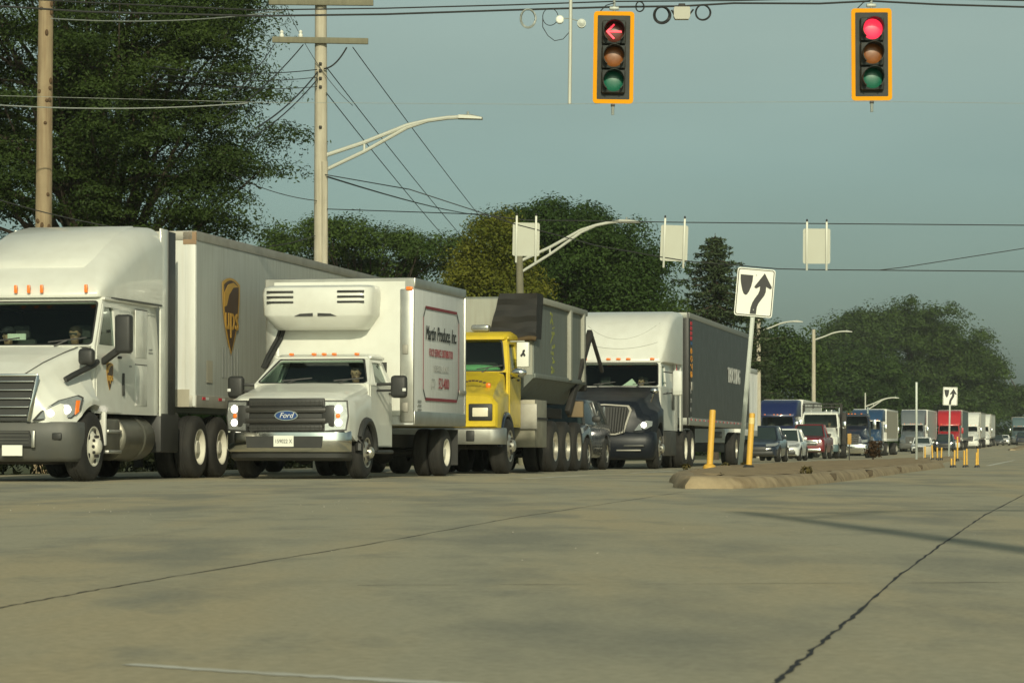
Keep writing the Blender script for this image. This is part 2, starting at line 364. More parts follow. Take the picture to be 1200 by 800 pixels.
strip('lane_line', [(SL * 33 - 3.0, 33.2), (SL * 33 - 4.3, 34.3)], .1, MARKY)
for yy, xa, xb in ((9.2, -.5, 5), (15.5, -6, 3), (23, -9, 9), (30, -12, 2)):
    strip('slab_joint', [(xa, yy), ((xa + xb) / 2, yy + .25), (xb, yy + .1)], .01, mat('dirty_joint', (.12, .11, .09), .9), .02, steps=20, wj=.8)

# the raised median between our lanes and the queue
def island(name, edge, h, seed):
    rnd = random.Random(seed); n = len(edge)
    pts = [V(e) for e in edge]
    def inset(d):
        r = []
        for i in range(n):
            a, b, c = pts[i - 1], pts[i], pts[(i + 1) % n]; e1 = (b - a).normalized(); e2 = (c - b).normalized()
            nn = (V((-e1.y, e1.x)) + V((-e2.y, e2.x))).normalized(); k = 1 / max(.5, nn.dot(V((-e1.y, e1.x)))); r.append(b + nn * d * k)
        return r
    mb = MB()
    def ring(d, z, j=0): return [(p.x + rnd.uniform(-j, j), p.y, gz(p.y) + z + rnd.uniform(-j, j)) for p in inset(d)]
    mb.loft([ring(0, -.05), ring(.012, .03, .014), ring(.05, h - .045, .016), ring(.10, h - .005, .012), ring(.26, h + .005, .008)], CURB, False, False)
    a = ring(.26, h + .005); b = ring(.30, h - .01, .01); c = ring(.55, h + .03, .02)
    mb.loft([a, b, c], DIRT, False, False)
    o = len(mb.v); cen = [V(p) for p in c]
    k = n // 2
    for i in range(k - 1): mb.add([cen[i], cen[i + 1], cen[n - 2 - i], cen[n - 1 - i]], [(0, 1, 2, 3)], DIRT)
    o = mb.build(name, ang=50); o['kind'] = 'structure'; return o
def edges(tab, step=1.0):
    right, left = [], []; Y = tab[0][0]
    while Y <= tab[-1][0]:
        l, r = lerp_tab(tab, Y); right.append((SL * Y + r, Y)); left.append((SL * Y + l, Y)); Y += step if Y < 80 else step * 3
    return right + left[::-1]
island('median_island', edges([(32.8, -4.4, -3.85), (33.4, -4.6, -3.6), (35, -4.85, -3.38), (37, -5.1, -3.25), (40, -5.6, -3.2), (45, -6.1, -3.2), (49, -6.55, -3.2), (55, -6.95, -3.2), (75, -7.0, -3.2), (84, -6.8, -3.9), (115, -6.7, -4.9), (150, -6.5, -5.4)], .8), .135, 3)
b = MB(); NOTCH = mat('broken_kerb_dirt', (.09, .07, .045), .95, var=.3)
for yy, ln in ((46.5, .5), (55, .12), (63, .12), (39.5, .06)): b.box((SL * yy - 3.245, yy, gz(yy) + .075), (.1, ln, .1), NOTCH, .02)
o = b.build('kerb_joint'); o['kind'] = 'structure'
island('median_island', edges([(300, -6, -5.4), (303, -6.3, -5.0), (340, -6.3, -4.8), (380, -6.2, -4.9)], 2), .15, 5)

# thin summer morning haze
hz = bpy.data.materials.new('haze_air'); hz.use_nodes = True; hn = hz.node_tree; hn.nodes.clear()
ho = hn.nodes.new('ShaderNodeOutputMaterial'); hv = hn.nodes.new('ShaderNodeVolumePrincipled'); hv.inputs['Density'].default_value = HAZE
hv.inputs['Color'].default_value = (.86, .93, .9, 1); hv.inputs['Anisotropy'].default_value = 0; hn.links.new(hv.outputs[0], ho.inputs['Volume'])
b = MB(); b.box((150, 390, 13), (1520, 1040, 34.4), hz); o = b.build('haze', smooth=False); o['kind'] = 'stuff'; o['label'] = 'thin morning haze over the road and trees'; o['category'] = 'haze'

# ---------------------------------------------------------------- vehicle pieces
WC = {}
def wheel(root, x, y, r, w, rimm, style='front', side=1, seg=28):
    key = (r, w, rimm.name, style)
    if key not in WC:
        t = MB()
        t.lathe([(.56 * r, -w / 2), (.62 * r, -w / 2 - .008), (.8 * r, -w / 2 - .012), (.93 * r, -w * .46), (.985 * r, -w * .38), (r, -w * .25), (r, -w * .085), (.985 * r, -w * .08), (.985 * r, -w * .06), (r, -w * .055),
                 (r, w * .055), (.985 * r, w * .06), (.985 * r, w * .08), (r, w * .085), (r, w * .25), (.985 * r, w * .38), (.93 * r, w * .46), (.8 * r, w / 2 + .012), (.62 * r, w / 2 + .008), (.56 * r, w / 2)], (0, 0, 0), (1, 0, 0), RUBBER, seg, False)
        q = MB(); h = w / 2
        if style == 'front':
            q.lathe([(.57 * r, h - .02), (.575 * r, h + .008), (.54 * r, h + .006), (.5 * r, h - .04), (.36 * r, h + .005), (.27 * r, h + .03), (.25 * r, h + .035), (.2 * r, h + .09), (.12 * r, h + .11), (0, h + .11)], (0, 0, 0), (1, 0, 0), rimm, seg, False)
            br, bh = .29 * r, h + .03
        elif style == 'dual':
            q.lathe([(.57 * r, h - .02), (.575 * r, h + .006), (.54 * r, h), (.53 * r, h - .15), (.44 * r, h - .18), (.27 * r, h - .18), (.25 * r, h - .08), (.19 * r, h - .03), (0, h - .03)], (0, 0, 0), (1, 0, 0), rimm, seg, False)
            br, bh = .33 * r, h - .18
        else:
            q.lathe([(.62 * r, h - .02), (.63 * r, h + .004), (.58 * r, h), (.52 * r, h - .04), (.2 * r, h - .015), (0, h - .01)], (0, 0, 0), (1, 0, 0), rimm, seg, False)
            br, bh = .4 * r, h - .03
        for k in range(10 if style != 'car' else 6):
            a = 2 * math.pi * k / (10 if style != 'car' else 6)
            q.lathe([(.022, 0), (.02, .03), (0, .032)] if style != 'car' else [(.05, 0), (.05, .012), (0, .013)], (bh, br * math.cos(a), br * math.sin(a)), (1, 0, 0), CHASSIS, 8)
            if style == 'front' and k % 2 == 0: q.lathe([(.035, 0), (.035, .01), (0, .011)], (h - .01, .44 * r * math.cos(a), .44 * r * math.sin(a)), (1, 0, 0), CHASSIS, 8)
        tt = t.build('tmp'); qq = q.build('tmp'); WC[key] = (tt.data, qq.data)
        tt.data.name = 'wheel'; qq.data.name = 'rim'; bpy.data.objects.remove(tt); bpy.data.objects.remove(qq)
    a, b = WC[key]
    o = link('wheel', a, root, (x, y, r)); k = link('rim', b, o)
    if side < 0: o.rotation_euler = (0, 0, math.pi)
    return o
def place(name, label, cat, p, Y0, slope=SL, X=None, group=None, dz=0):
    X = SL * Y0 + p if X is None else X
    d = (gz(Y0 + 8) - gz(Y0)) / 8
    return thing(name, label, cat, (X, Y0, gz(Y0) + dz), (math.atan(d), 0, -math.atan(slope)), group)

def hood(root, tab, arch, m, name='hood', flare=None, fl_w=.06):
    ya, ra, za = arch; y0, y1 = tab[0][0], tab[-1][0]; secs = []
    ys = sorted(set([t[0] for t in tab] + [y0 + (y1 - y0) * i / 26 for i in range(27)]))
    for y in ys:
        zt, w1, wf, zf, zb = lerp_tab(tab, y)
        d = ra * ra - (y - ya) ** 2
        if d > 0: zb = max(zb, za + math.sqrt(d))
        zb = min(zb, zf - .04)
        half = [(0, zt + .015), (w1 * .5, zt + .01), (w1 * .88, zt - .005), (w1, zt - .05), (w1 + .02, zt - .12), (w1 + (wf - w1) * .35, max(zf + .02, zt - .3)), (wf - .05, zf - .015), (wf, zf - .07), (wf + .005, (zf + zb) / 2 - .03), (wf, zb)]
        secs.append((y, half + [(-x, z) for x, z in half[::-1] if x > 0]))
    mb = MB(); mb.lofty(secs, m); o = mb.build(name, root, ang=50)
    if flare:
        for s in (1, -1):
            fb = MB(); wf = lerp_tab(tab, ya)[2]
            pts = [(s * (wf + fl_w * .4), ya + ra * math.cos(a), za + ra * math.sin(a)) for a in [math.pi * i / 14 for i in range(0, 15)]]
            fb.tube(pts, fl_w, flare, 8); fb.build('wheel_arch_flare', root)
    return o
def bumper(root, wf, y0, zs, m, wrap=.45, name='bumper', bow=.12):
    mb = MB(); secs = []
    for z, ins in zs:
        w = wf - ins * .5; y = y0 + ins
        pl = [(-w, y + wrap), (-w, y + .24), (-w * .94, y + .14), (-w * .8, y + bow * .5), (-w * .4, y + .012), (0, y), (w * .4, y + .012), (w * .8, y + bow * .5), (w * .94, y + .14), (w, y + .24), (w, y + wrap)]
        secs.append((z, pl))
    mb.loftz(secs, m); return mb.build(name, root, ang=45)

def cab(root, P, cm):
    """cab shell with real openings, glass, doors, seats, dashboard"""
    g = P.get; hw = P['hw']; yc, zc, yw, zw, yb, zs = P['yc'], P['zc'], P['yw'], P['zw'], P['yb'], P['zs']
    hwt = g('hwt', hw - .04); mb = MB(); yd = P['yd']
    up = V((0, yw - yc, zw - zc)); ul = up.length; up.normalize()
    fo = [(-hw, 0), (hw, 0), (hwt, ul), (-hwt, ul)]
    fm = g('pillar', .1); r_ = .06
    def rr(x0, x1, y0, y1, t, r=.07):
        pts = []
        for (cx, cy, a) in ((x1 - r, y0 + r, -90), (x1 - t - r, y1 - r, 0), (x0 + t + r, y1 - r, 90), (x0 + r, y0 + r, 180)):
            for i in range(5): pts.append((cx + r * math.cos(R(a + 22.5 * i)), cy + r * math.sin(R(a + 22.5 * i))))
        return pts
    hole = rr(-hw + fm, hw - fm, .035, ul - .045, hw - hwt)
    mb.plate(fo, [hole], (0, yc, zc), (1, 0, 0), up, .05, cm)
    ins = V((0, up.z, -up.y)) * .018
    wo = [(x * 1.0, y) for x, y in hole]
    bez = MB(); bo = rr(-hw + fm - .025, hw - fm + .025, .015, ul - .025, hw - hwt); bez.plate(bo, [hole], V((0, yc, zc)) - ins * .18, (1, 0, 0), up, .012, BLK_PL)
    x0, x1, z0, z1 = P['win']; z0 = max(z0, zc + .025)
    tl = (hw - hwt) / (zw - zc)   # side window: front y, back y, z range
    slant = (yw - yc) / (zw - zc)
    win = [(x0, z0), (x1, z0), (x1, z1 - .04), (x1 - .04, z1), (max(x0, yc + (z1 - zc) * slant + .1), z1)]
    if win[4][0] < x0 + .02: win[4] = (x0 + .02, z1)
    for s in (1, -1):
        a = (0, s, 0)
        lo = [(s * y, z) for y, z in [(yc, zs), (yb, zs), (yb, zc), (yc, zc)]]; uo = [(s * y, z - zc) for y, z in [(yc, zc), (yb, zc), (yb, zw), (yw, zw)]]; sw = [(s * y, z - zc) for y, z in win]
        if s < 0: lo = lo[::-1]; uo = uo[::-1]; sw = sw[::-1]
        mb.plate(lo, [], (s * hw, 0, 0), (0, s, 0), (0, 0, 1), .05, cm)
        mb.plate(uo, [sw], (s * hw, 0, zc), (0, s, 0), (-s * tl, 0, 1), .05, cm)
    mb.plate([(-hw, zs), (hw, zs), (hwt, zw), (-hwt, zw)], [], (0, yb - .05, 0), (1, 0, 0), (0, 0, 1), -.05 + .1, cm)
    mb.box((0, (yc + yb) / 2, zs + .03), (2 * hw - .1, yb - yc - .06, .06), INTER)
    mb.box((0, (yw + yb) / 2 + .02, zw + .012), (2 * hwt + .07, yb - yw + .02, .05), cm, .02)
    body = mb.build('cab', root, ang=30)
    bez.build('windshield_seal', body)
    gm = MB(); gm.plate(hole, [], V((0, yc, zc)) + ins, (1, 0, 0), up, .006, GLASS); gm.build('windshield', root)
    lin = MB(); lin.box((0, yb - .09, (zs + zw) / 2), (2 * hw - .14, .04, zw - zs - .1), INTER); lin.box((0, (yw + yb) / 2, zw - .03), (2 * hwt - .12, yb - yw - .1, .03), INTER)
    for s in (1, -1): lin.box((s * (hwt - .07), yd / 2 + yb / 2, (zs + zw) / 2), (.02, yb - yd - .05, zw - zs - .15), INTER)
    lin.build('cab_lining', root)
    for s in (1, -1):
        sm = MB(); sw = [(s * y, z - zc) for y, z in win]
        sm.plate(sw if s > 0 else sw[::-1], [], (s * (hw - .02), 0, zc), (0, s, 0), (-s * tl, 0, 1), .006, GLASS_D); sm.build('side_window', root)
        dz = P.get('dz', zs + .02); do = [(yc + .06, dz), (yd, dz), (yd, zw - .07), (max(win[4][0] - .05, yw - .05), zw - .07), (yc + .06, zc - .02)]
        do = [(s * y, z - zc) for y, z in [(yc + .06, zc - .02), (yd, zc - .02)] + do[2:4]]; dw = [(s * y, z - zc) for y, z in win]; dl = [(s * y, z) for y, z in [(yc + .06, dz), (yd, dz), (yd, zc - .02), (yc + .06, zc - .02)]]
        dm = MB(); dm.plate(do if s > 0 else do[::-1], [dw if s > 0 else dw[::-1]], (s * (hw + .014), 0, zc), (0, s, 0), (-s * tl, 0, 1), .012, cm); dm.plate(dl if s > 0 else dl[::-1], [], (s * (hw + .014), 0, 0), (0, s, 0), (0, 0, 1), .012, cm)
        door = dm.build('door', root)
        hm = MB(); hm.box((s * (hw + .03), yd - .12, z0 - .16), (.03, .14, .04), BLK_PL, .01); hm.build('handle', door)
    for s in (-.52, .38):
        wp = MB(); q = V((0, yc, zc)) - ins * 1.6; wp.bar(q + V((s * hw, 0, 0)) + up * .05, q + V((s * hw + .5 * hw, 0, 0)) + up * .13, .02, .02, BLK_PL); wp.bar(q + V((s * hw + .1, 0, 0)) + up * -.02, q + V((s * hw + .25 * hw, 0, 0)) + up * .09, .015, .02, BLK_PL); wp.build('wiper', root)
    d = MB(); d.box((0, yc + .22, zc - .06), (2 * hw - .2, .42, .16), INTER, .05); d.build('dashboard', root)
    for s in (1, -1):
        st = MB(); st.box((s * .48, yc + 1.12, P['seat'] - .1), (.5, .5, .14), SEATM, .05); st.box((s * .48, yc + 1.36, P['seat'] + .3), (.46, .12, .72), SEATM, .05)
        st.box((s * .48, yc + 1.36, P['seat'] + .76), (.26, .1, .2), SEATM, .04); st.build('seat', root)
    sw = MB(); cc = V((.48, yc + .55, P['seat'] + .36)); n = V((0, -.5, .87)); e = V((1, 0, 0)); f = n.cross(e)
    sw.tube([cc + (e * math.cos(2 * math.pi * i / 20) + f * math.sin(2 * math.pi * i / 20)) * .22 for i in range(21)], .016, INTER, 6, False)
    sw.tube([cc - e * .21, cc + e * .21], .014, INTER, 6); sw.build('steering_wheel', root)
    return body
def lamps(root, xs, y, z, m=AMBER, d=(.1, .05, .035), parent=None):
    for x in xs:
        b = MB(); b.box((x, y, z), d, m, .012); b.build('clearance_lamp', parent or root)
def chassis(root, y0, y1, w=.9, z0=.55, z1=.8):
    b = MB()
    for s in (1, -1): b.box((s * w / 2, (y0 + y1) / 2, (z0 + z1) / 2), (.09, y1 - y0, z1 - z0), CHASSIS)
    y = y0 + .4
    while y < y1: b.box((0, y, (z0 + z1) / 2), (w - .1, .1, .16), CHASSIS); y += 1.4
    b.tube([(0, y0 + 1, .55), (0, y1 - .5, .5)], .07, CHASSIS); b.box((0, y0 + .75, .72), (.75, .8, .5), CHASSIS, .06)
    b.build('chassis', root)
def axle(root, y, r, w=1.9):
    b = MB(); b.tube([(-w / 2, y, r), (w / 2, y, r)], .07, CHASSIS); b.ell((0, y, r), (.2, .2, .2), CHASSIS); b.build('axle', root)
def headlight(root, o, a, b_, poly, lamps_=(), frame=None, s=1):
    """lens plate with optional glowing bulbs; mirrored when s = -1"""
    def M(v): return V((v[0] * s, v[1], v[2]))
    o, a, b_ = M(o), V(a), V(b_); a = M(a); bb = M(b_)
    pl = poly if s > 0 else poly[::-1]; m = MB()
    if s > 0: m.plate(pl, [], o, a, bb, .05, HLENS)
    else: m.plate([(x, y) for x, y in poly][::-1], [], o, a, bb, -.05, HLENS)
    h = m.build('headlight', root); n = a.cross(bb).normalized() * s
    for (x, y, r, mm) in lamps_:
        q = MB(); q.lathe([(r, -.01), (r, .012), (r * .6, .02), (0, .022)], o + a * x + bb * y, n, mm, 14); q.build('bulb', h)
    if frame:
        q = MB(); k = 1.12; cx = sum(p[0] for p in poly) / len(poly); cy = sum(p[1] for p in poly) / len(poly)
        out = [(cx + (x - cx) * k, cy + (y - cy) * k) for x, y in poly]
        q.plate(out if s > 0 else out[::-1], [], o - n * .008, a, bb, .06 * s, frame); q.build('headlight_bezel', h)
    return h

# ---------------------------------------------------------------- people seated in the cabs
def person(root, loc, label, cloth, lean=0, cap=None, hair=(.03, .02, .015), hands='wheel', vest=None, shades=False):
    w = mat_of(root) @ Matrix.Translation(V(loc))
    me = bpy.data.meshes.new('person')
    J = dict(pel=(0, 0, 0, .13), sp=(0, .03, .2, .13), ch=(lean * .5, .01, .38, .15), nk0=(lean, -.01, .5, .065), nk=(lean, -.02, .57, .052), hl=(lean, -.055, .645, .066), hm=(lean, -.045, .72, .086), ht=(lean, -.03, .79, .07), nose=(lean, -.148, .685, .014), chin=(lean, -.115, .63, .03))
    E = [('pel', 'sp'), ('sp', 'ch'), ('ch', 'nk0'), ('nk0', 'nk'), ('nk', 'hl'), ('hl', 'hm'), ('hm', 'ht'), ('hl', 'chin'), ('hm', 'nose')]
    for s, n in ((1, 'r'), (-1, 'l')):
        hx = .17 * s; hz = .3 if hands == 'wheel' else .12; hy = -.42 if hands == 'wheel' else -.3
        J.update({n + 'e': (lean + s * .085, -.03, .7, .018), n + 's': (lean * .6 + s * .19, .0, .45, .068), n + 'el': (s * .27, -.13, .2, .046), n + 'w': (hx, hy + .09, hz - .01, .03), n + 'p': (hx, hy, hz, .032),
                  n + 'h': (s * .1, -.02, -.03, .1), n + 'k': (s * .14, -.44, .0, .068), n + 'a': (s * .14, -.5, -.4, .044), n + 't': (s * .14, -.66, -.44, .038)})
        E += [('hm', n + 'e'), ('ch', n + 's'), (n + 's', n + 'el'), (n + 'el', n + 'w'), (n + 'w', n + 'p'), ('pel', n + 'h'), (n + 'h', n + 'k'), (n + 'k', n + 'a'), (n + 'a', n + 't')]
        for k, dx in enumerate((-.027, -.009, .009, .027)):
            ln = (.062, .072, .068, .052)[k]
            J[n + 'f%d' % k] = (hx + dx, hy - ln * .7, hz + .012, .0095); J[n + 'g%d' % k] = (hx + dx, hy - ln, hz - .03, .0085); E += [(n + 'p', n + 'f%d' % k), (n + 'f%d' % k, n + 'g%d' % k)]
        J[n + 'th'] = (hx - s * .045, hy - .015, hz + .01, .0105); J[n + 'ti'] = (hx - s * .055, hy - .05, hz - .005, .009); E += [(n + 'p', n + 'th'), (n + 'th', n + 'ti')]
    def skin(name, keys, m, grow=0, parent=None):
        keys = [k for k in J if k in keys]; ix = {k: i for i, k in enumerate(keys)}
        me = bpy.data.meshes.new(name); me.from_pydata([J[k][:3] for k in keys], [(ix[a], ix[b]) for a, b in E if a in ix and b in ix], [])
        o = bpy.data.objects.new(name, me); COL.objects.link(o); me.materials.append(m)
        md = o.modifiers.new('skin', 'SKIN'); md.use_smooth_shade = True
        for k in keys: d = me.skin_vertices[0].data[ix[k]]; d.radius = (J[k][3] + grow,) * 2; d.use_root = (k == keys[0])
        sb = o.modifiers.new('sub', 'SUBSURF'); sb.levels = sb.render_levels = 2
        if parent: o.parent = parent
        return o
    body = skin('person', set(J), SKIN); body.matrix_world = w
    tag(body, label, 'person')
    cm = mat('shirt_cloth', cloth, .9, var=.2)
    skin('shirt', {'pel', 'sp', 'ch', 'nk0', 'rs', 'ls', 'rel', 'lel', 'rw', 'lw'}, cm, .016, body)
    skin('trousers', {'pel', 'rh', 'lh', 'rk', 'lk', 'ra', 'la'}, mat('trouser_cloth', (.03, .035, .05), .9), .012, body)
    e = MB()
    for s in (1, -1): e.ell((lean + s * .033, -.122, .712), (.014, .008, .008), mat('eye', (.03, .025, .02), .2), 8, 6)
    e.build('eyes', body); e = MB(); e.ell((lean, -.135, .652), (.026, .008, .007), mat('lips', (.3, .12, .1), .5), 8, 6); e.build('mouth', body)
    h = MB(); hm = mat('hair', hair, .8)
    h.ell((lean, -.012, .755), (.098, .108, .085), hm, 16, 10); h.build('hair', body)
    if cap:
        c = MB(); k = mat('cap_cloth', cap, .85); c.ell((lean, -.03, .795), (.104, .118, .07), k, 16, 8); c.box((lean, -.16, .775), (.15, .11, .015), k, .006); c.build('cap', body)
    if vest:
        c = MB(); k = mat('safety_vest', vest, .7, emit=0)
        c.lofty([(-.178, [(x, z) for x, z in ((-.17, .12), (-.04, .12), (-.05, .3), (-.1, .46), (-.19, .44))]), (-.165, [(x, z) for x, z in ((-.17, .12), (-.04, .12), (-.05, .3), (-.1, .46), (-.19, .44))])], k)
        c.lofty([(-.178, [(x, z) for x, z in ((.17, .12), (.04, .12), (.05, .3), (.1, .46), (.19, .44))]), (-.165, [(x, z) for x, z in ((.17, .12), (.04, .12), (.05, .3), (.1, .46), (.19, .44))])], k)
        c.build('safety_vest', body)
    if shades:
        c = MB(); c.box((lean, -.132, .715), (.13, .02, .034), BLK_PL, .01); c.build('sunglasses', body)
    return body
# ---------------------------------------------------------------- lettering and emblems on the vehicles
GOLD = mat('gold_marking', (.5, .29, .05), .5, var=.08)
BROWN = mat('brown_marking', (.075, .042, .022), .5, var=.12)
INK_K = mat('dark_lettering', (.03, .035, .035), .6); INK_R = mat('dark_red_lettering', (.22, .03, .04), .6); INK_G = mat('grey_lettering', (.3, .31, .3), .6)
INK_RED = mat('red_lettering', (.6, .03, .05), .6); INK_OR = mat('orange_lettering', (.75, .33, .03), .6); INK_W = mat('white_lettering', (.72, .73, .7), .6)
BADGE = mat('blue_badge', (.02, .06, .2), .3)
def shield(root, o, a, b, w, h, name='parcel_shield_emblem'):
    o, a, b = V(o), V(a), V(b); n = a.cross(b).normalized()
    def pts(k):
        q = []
        for i in range(9): t = -1 + i / 4; q.append((t * .5 * k * w, h * (.5 - .07 * t * t) - (1 - k) * .25 * w))
        for i in range(9): t = i / 8; q.append((.5 * k * w * (1 - t ** 2.2), h * (.38 - .86 * t) + (1 - k) * .3 * w * t))
        for i in range(8, 0, -1): t = (i - 1) / 8 if i > 1 else .03; q.append((-.5 * k * w * (1 - t ** 2.2), h * (.38 - .86 * t) + (1 - k) * .3 * w * t))
        return q
    m = MB(); m.plate(pts(1), [], o + n * .004, a, b, .004, GOLD); m.plate(pts(.84), [], o + n * .008, a, b, .004, BROWN)
    sw = [(-.42 * w, .30 * h), (-.2 * w, .41 * h), (.1 * w, .445 * h), (.4 * w, .40 * h), (.1 * w, .38 * h), (-.14 * w, .28 * h), (-.27 * w, .14 * h), (-.40 * w, .12 * h)]
    m.plate(sw, [], o + n * .012, a, b, .004, GOLD)
    m.text('ups', .6 * w, o + n * .012 + b * (-.02 * h), a, b, GOLD, sx=.98)
    for x in (-.03,): m.text('ups', .6 * w, o + n * .0135 + b * (-.02 * h) + a * (.018 * w), a, b, GOLD, sx=.98)
    return m.build(name, root, smooth=False)

def trailer_box(root, y0, y1, hw, z0, z1, m, front=None, post=ALU_DULL, rail=ALU_DULL, ribs=0, rear_axles=True, posts=.12, name='trailer', tape=True, rw=.5):
    b = MB(); b.box((0, (y0 + y1) / 2 + .02, (z0 + z1) / 2), (2 * hw - .02, y1 - y0 - .04, z1 - z0 - .02), m)
    if front: b.box((0, y0 + .0, (z0 + z1) / 2), (2 * hw - .2, .03, z1 - z0 - .16), front)
    t = b.build(name, root, smooth=False)
    r = MB()
    for s in (1, -1):
        r.box((s * (hw - .02), (y0 + y1) / 2, z1 - .07), (.06, y1 - y0, .15), rail, .012); r.box((s * (hw - .02), (y0 + y1) / 2, z0 + .09), (.06, y1 - y0, .2), rail, .012)
        r.box((s * (hw - posts / 2), y0 + .03, (z0 + z1) / 2), (posts, .1, z1 - z0), post, .03); r.box((s * (hw - .05), y1 - .04, (z0 + z1) / 2), (.12, .09, z1 - z0), post, .02)
    r.box((0, y0 + .0, z1 - .07), (2 * hw - .1, .06, .15), rail, .012); r.box((0, y0, z0 + .09), (2 * hw - .1, .06, .19), rail, .012)
    r.build('trailer_rail', t)
    if ribs:
        n = int((y1 - y0) / ribs)
        for s in (1, -1):
            q = MB()
            for i in range(1, n): q.box((s * (hw - .004), y0 + i * (y1 - y0) / n, (z0 + z1) / 2), (.014, .03, z1 - z0 - .35), m)
            q.build('side_ribs', t)
    if tape:
        n = int((y1 - y0) / .9)
        for i in range(n):
            q = MB(); q.box((hw + .013, y0 + .4 + i * .9, z0 + .14), (.006, .17, .045), INK_RED); q.box((hw + .013, y0 + .57 + i * .9, z0 + .14), (.006, .17, .045), INK_W); q.build('reflector_strip', t)
    return t

# ================================================================ white parcel semi truck
ups = place('semi_truck', 'white sleeper semi truck with grey bumper and brown parcel shields, nearest of the queue', 'truck', -15.2, 40.1)
hood(ups, [(.1, 1.46, .6, .8, 1.06, .8), (.25, 1.55, .68, 1.02, 1.12, .8), (.5, 1.68, .76, 1.2, 1.22, .8), (.8, 1.8, .86, 1.25, 1.26, .8), (1.1, 1.9, .98, 1.25, 1.24, .8), (1.22, 1.94, 1.04, 1.18, 1.2, .8)], (.92, .6, .5), W_PAINT)
UP = dict(hw=1.14, hwt=1.09, yc=1.2, zc=1.95, yw=1.68, zw=2.65, yb=4.15, zs=.98, yd=2.35, win=(1.36, 2.12, 1.94, 2.54), seat=1.45, pillar=.07, dz=1.0)
cab(ups, UP, W_PAINT)
bumper(ups, 1.24, 0, [(.28, .16), (.34, .08), (.55, .02), (.72, 0), (.83, .04), (.845, .08)], GRY_PL, wrap=.52, bow=.16)
b = MB(); b.plate([(-.66, 0), (.66, 0), (.6, .22), (-.6, .22)], [], (0, -.012, .5), (1, 0, 0), (0, 0, 1), .03, BLK_PL); b.box((.66, .005, .6), (.05, .04, .24), ALU, .01); b.box((-.66, .005, .6), (.05, .04, .24), ALU, .01)
for z in (.55, .6, .65, .7): b.box((0, -.018, z), (1.2, .012, .012), GRY_PL)
b.build('lower_grille', ups)
for s in (1, -1): b = MB(); b.box((s * .98, .085, .64), (.14, .05, .1), BLK_PL, .02); b.build('fog_lamp_recess', ups)
b = MB(); up = V((0, .09, .62)).normalized(); b.plate([(-.56, 0), (.56, 0), (.66, .62), (-.66, .62)], [], (0, .0, .86), (1, 0, 0), up, .05, BLK_PL); gr = b.build('grille', ups)
b = MB()
for i in range(5):
    z = .93 + i * .12; w = .56 + .1 * (z - .86) / .62; b.box((0, -.015 + .017 * i, z), (2 * w, .05, .018), CHROME, .006)
for s in (1, -1): b.bar((s * .585, -.01, .85), (s * .69, .09, 1.5), .045, .05, CHROME, .012)
b.bar((-.7, .09, 1.5), (.7, .09, 1.5), .05, .045, CHROME, .012); b.build('grille_bar', gr)
for s in (1, -1):
    headlight(ups, (.70, .02, .88), (.80, .60, 0), (.0, .12, 1), [(0, 0), (.5, .03), (.62, .14), (.65, .30), (.58, .33), (.32, .26), (.1, .12)], [(.2, .085, .05, HLAMP), (.43, .14, .065, HLAMP)], BLK_PL, s)
    b = MB(); b.plate([(0, 0), (.07, .04), (.1, .2), (.03, .2)], [], (s * 1.165, .345, .95), (s * .4, .9, 0), (0, 0, 1), .02, AMBER); b.build('turn_signal', ups)
    b = MB(); b.tube([(s * .98, .42, 1.44), (s * 1.05, .5, 1.5), (s * 1.2, .95, 1.66), (s * 1.17, 1.22, 1.72)], .045, BLK_PL, 8); b.box((s * 1.17, .78, 1.78), (.24, .13, .24), BLK_PL, .06, None, 3); b.build('hood_mirror', ups)
    b = MB(); b.bar((s * 1.15, 1.5, 1.72), (s * 1.5, 1.42, 1.95), .09, .1, BLK_PL, .02); b.box((s * 1.5, 1.45, 2.13), (.25, .17, .56), BLK_PL, .05, None, 3); mr = b.build('side_mirror', ups)
    b = MB(); b.plate([(-.1, -.23), (.1, -.23), (.1, .23), (-.1, .23)], [], (s * 1.5, 1.54, 2.13), (1, 0, 0), (0, 0, 1), .006, CHROME); b.build('mirror_glass', mr)
fr = MB(); secs = []
for y, z1, hw, rt in ((1.60, 2.76, 1.04, .08), (1.66, 2.86, 1.08, .16), (1.85, 3.03, 1.12, .26), (2.15, 3.28, 1.15, .36), (2.5, 3.5, 1.17, .42), (2.9, 3.68, 1.18, .42), (3.3, 3.79, 1.19, .38), (3.8, 3.87, 1.2, .32), (4.15, 3.89, 1.2, .3)):
    secs.append((y, rring(hw, 2.68, z1, rt, .02, 8)))
fr.lofty(secs, W_PAINT); fair = fr.build('roof_fairing', ups, ang=60)
fr = MB(); secs = []
for y, z1, hw in ((1.98, 3.165, .7), (2.15, 3.298, .8), (2.5, 3.518, .84), (2.9, 3.698, .86), (3.3, 3.806, .86), (3.8, 3.884, .86)): secs.append((y, [(-hw, z1 - .03), (hw, z1 - .03), (hw - .03, z1), (-hw + .03, z1)]))
fr.lofty(secs, W_PAINT); fr.build('fairing_panel', fair, ang=60)
lamps(ups, (-.88, -.2, 0, .2, .88), 1.56, 2.80, AMBER, (.045, .05, .12), fair)
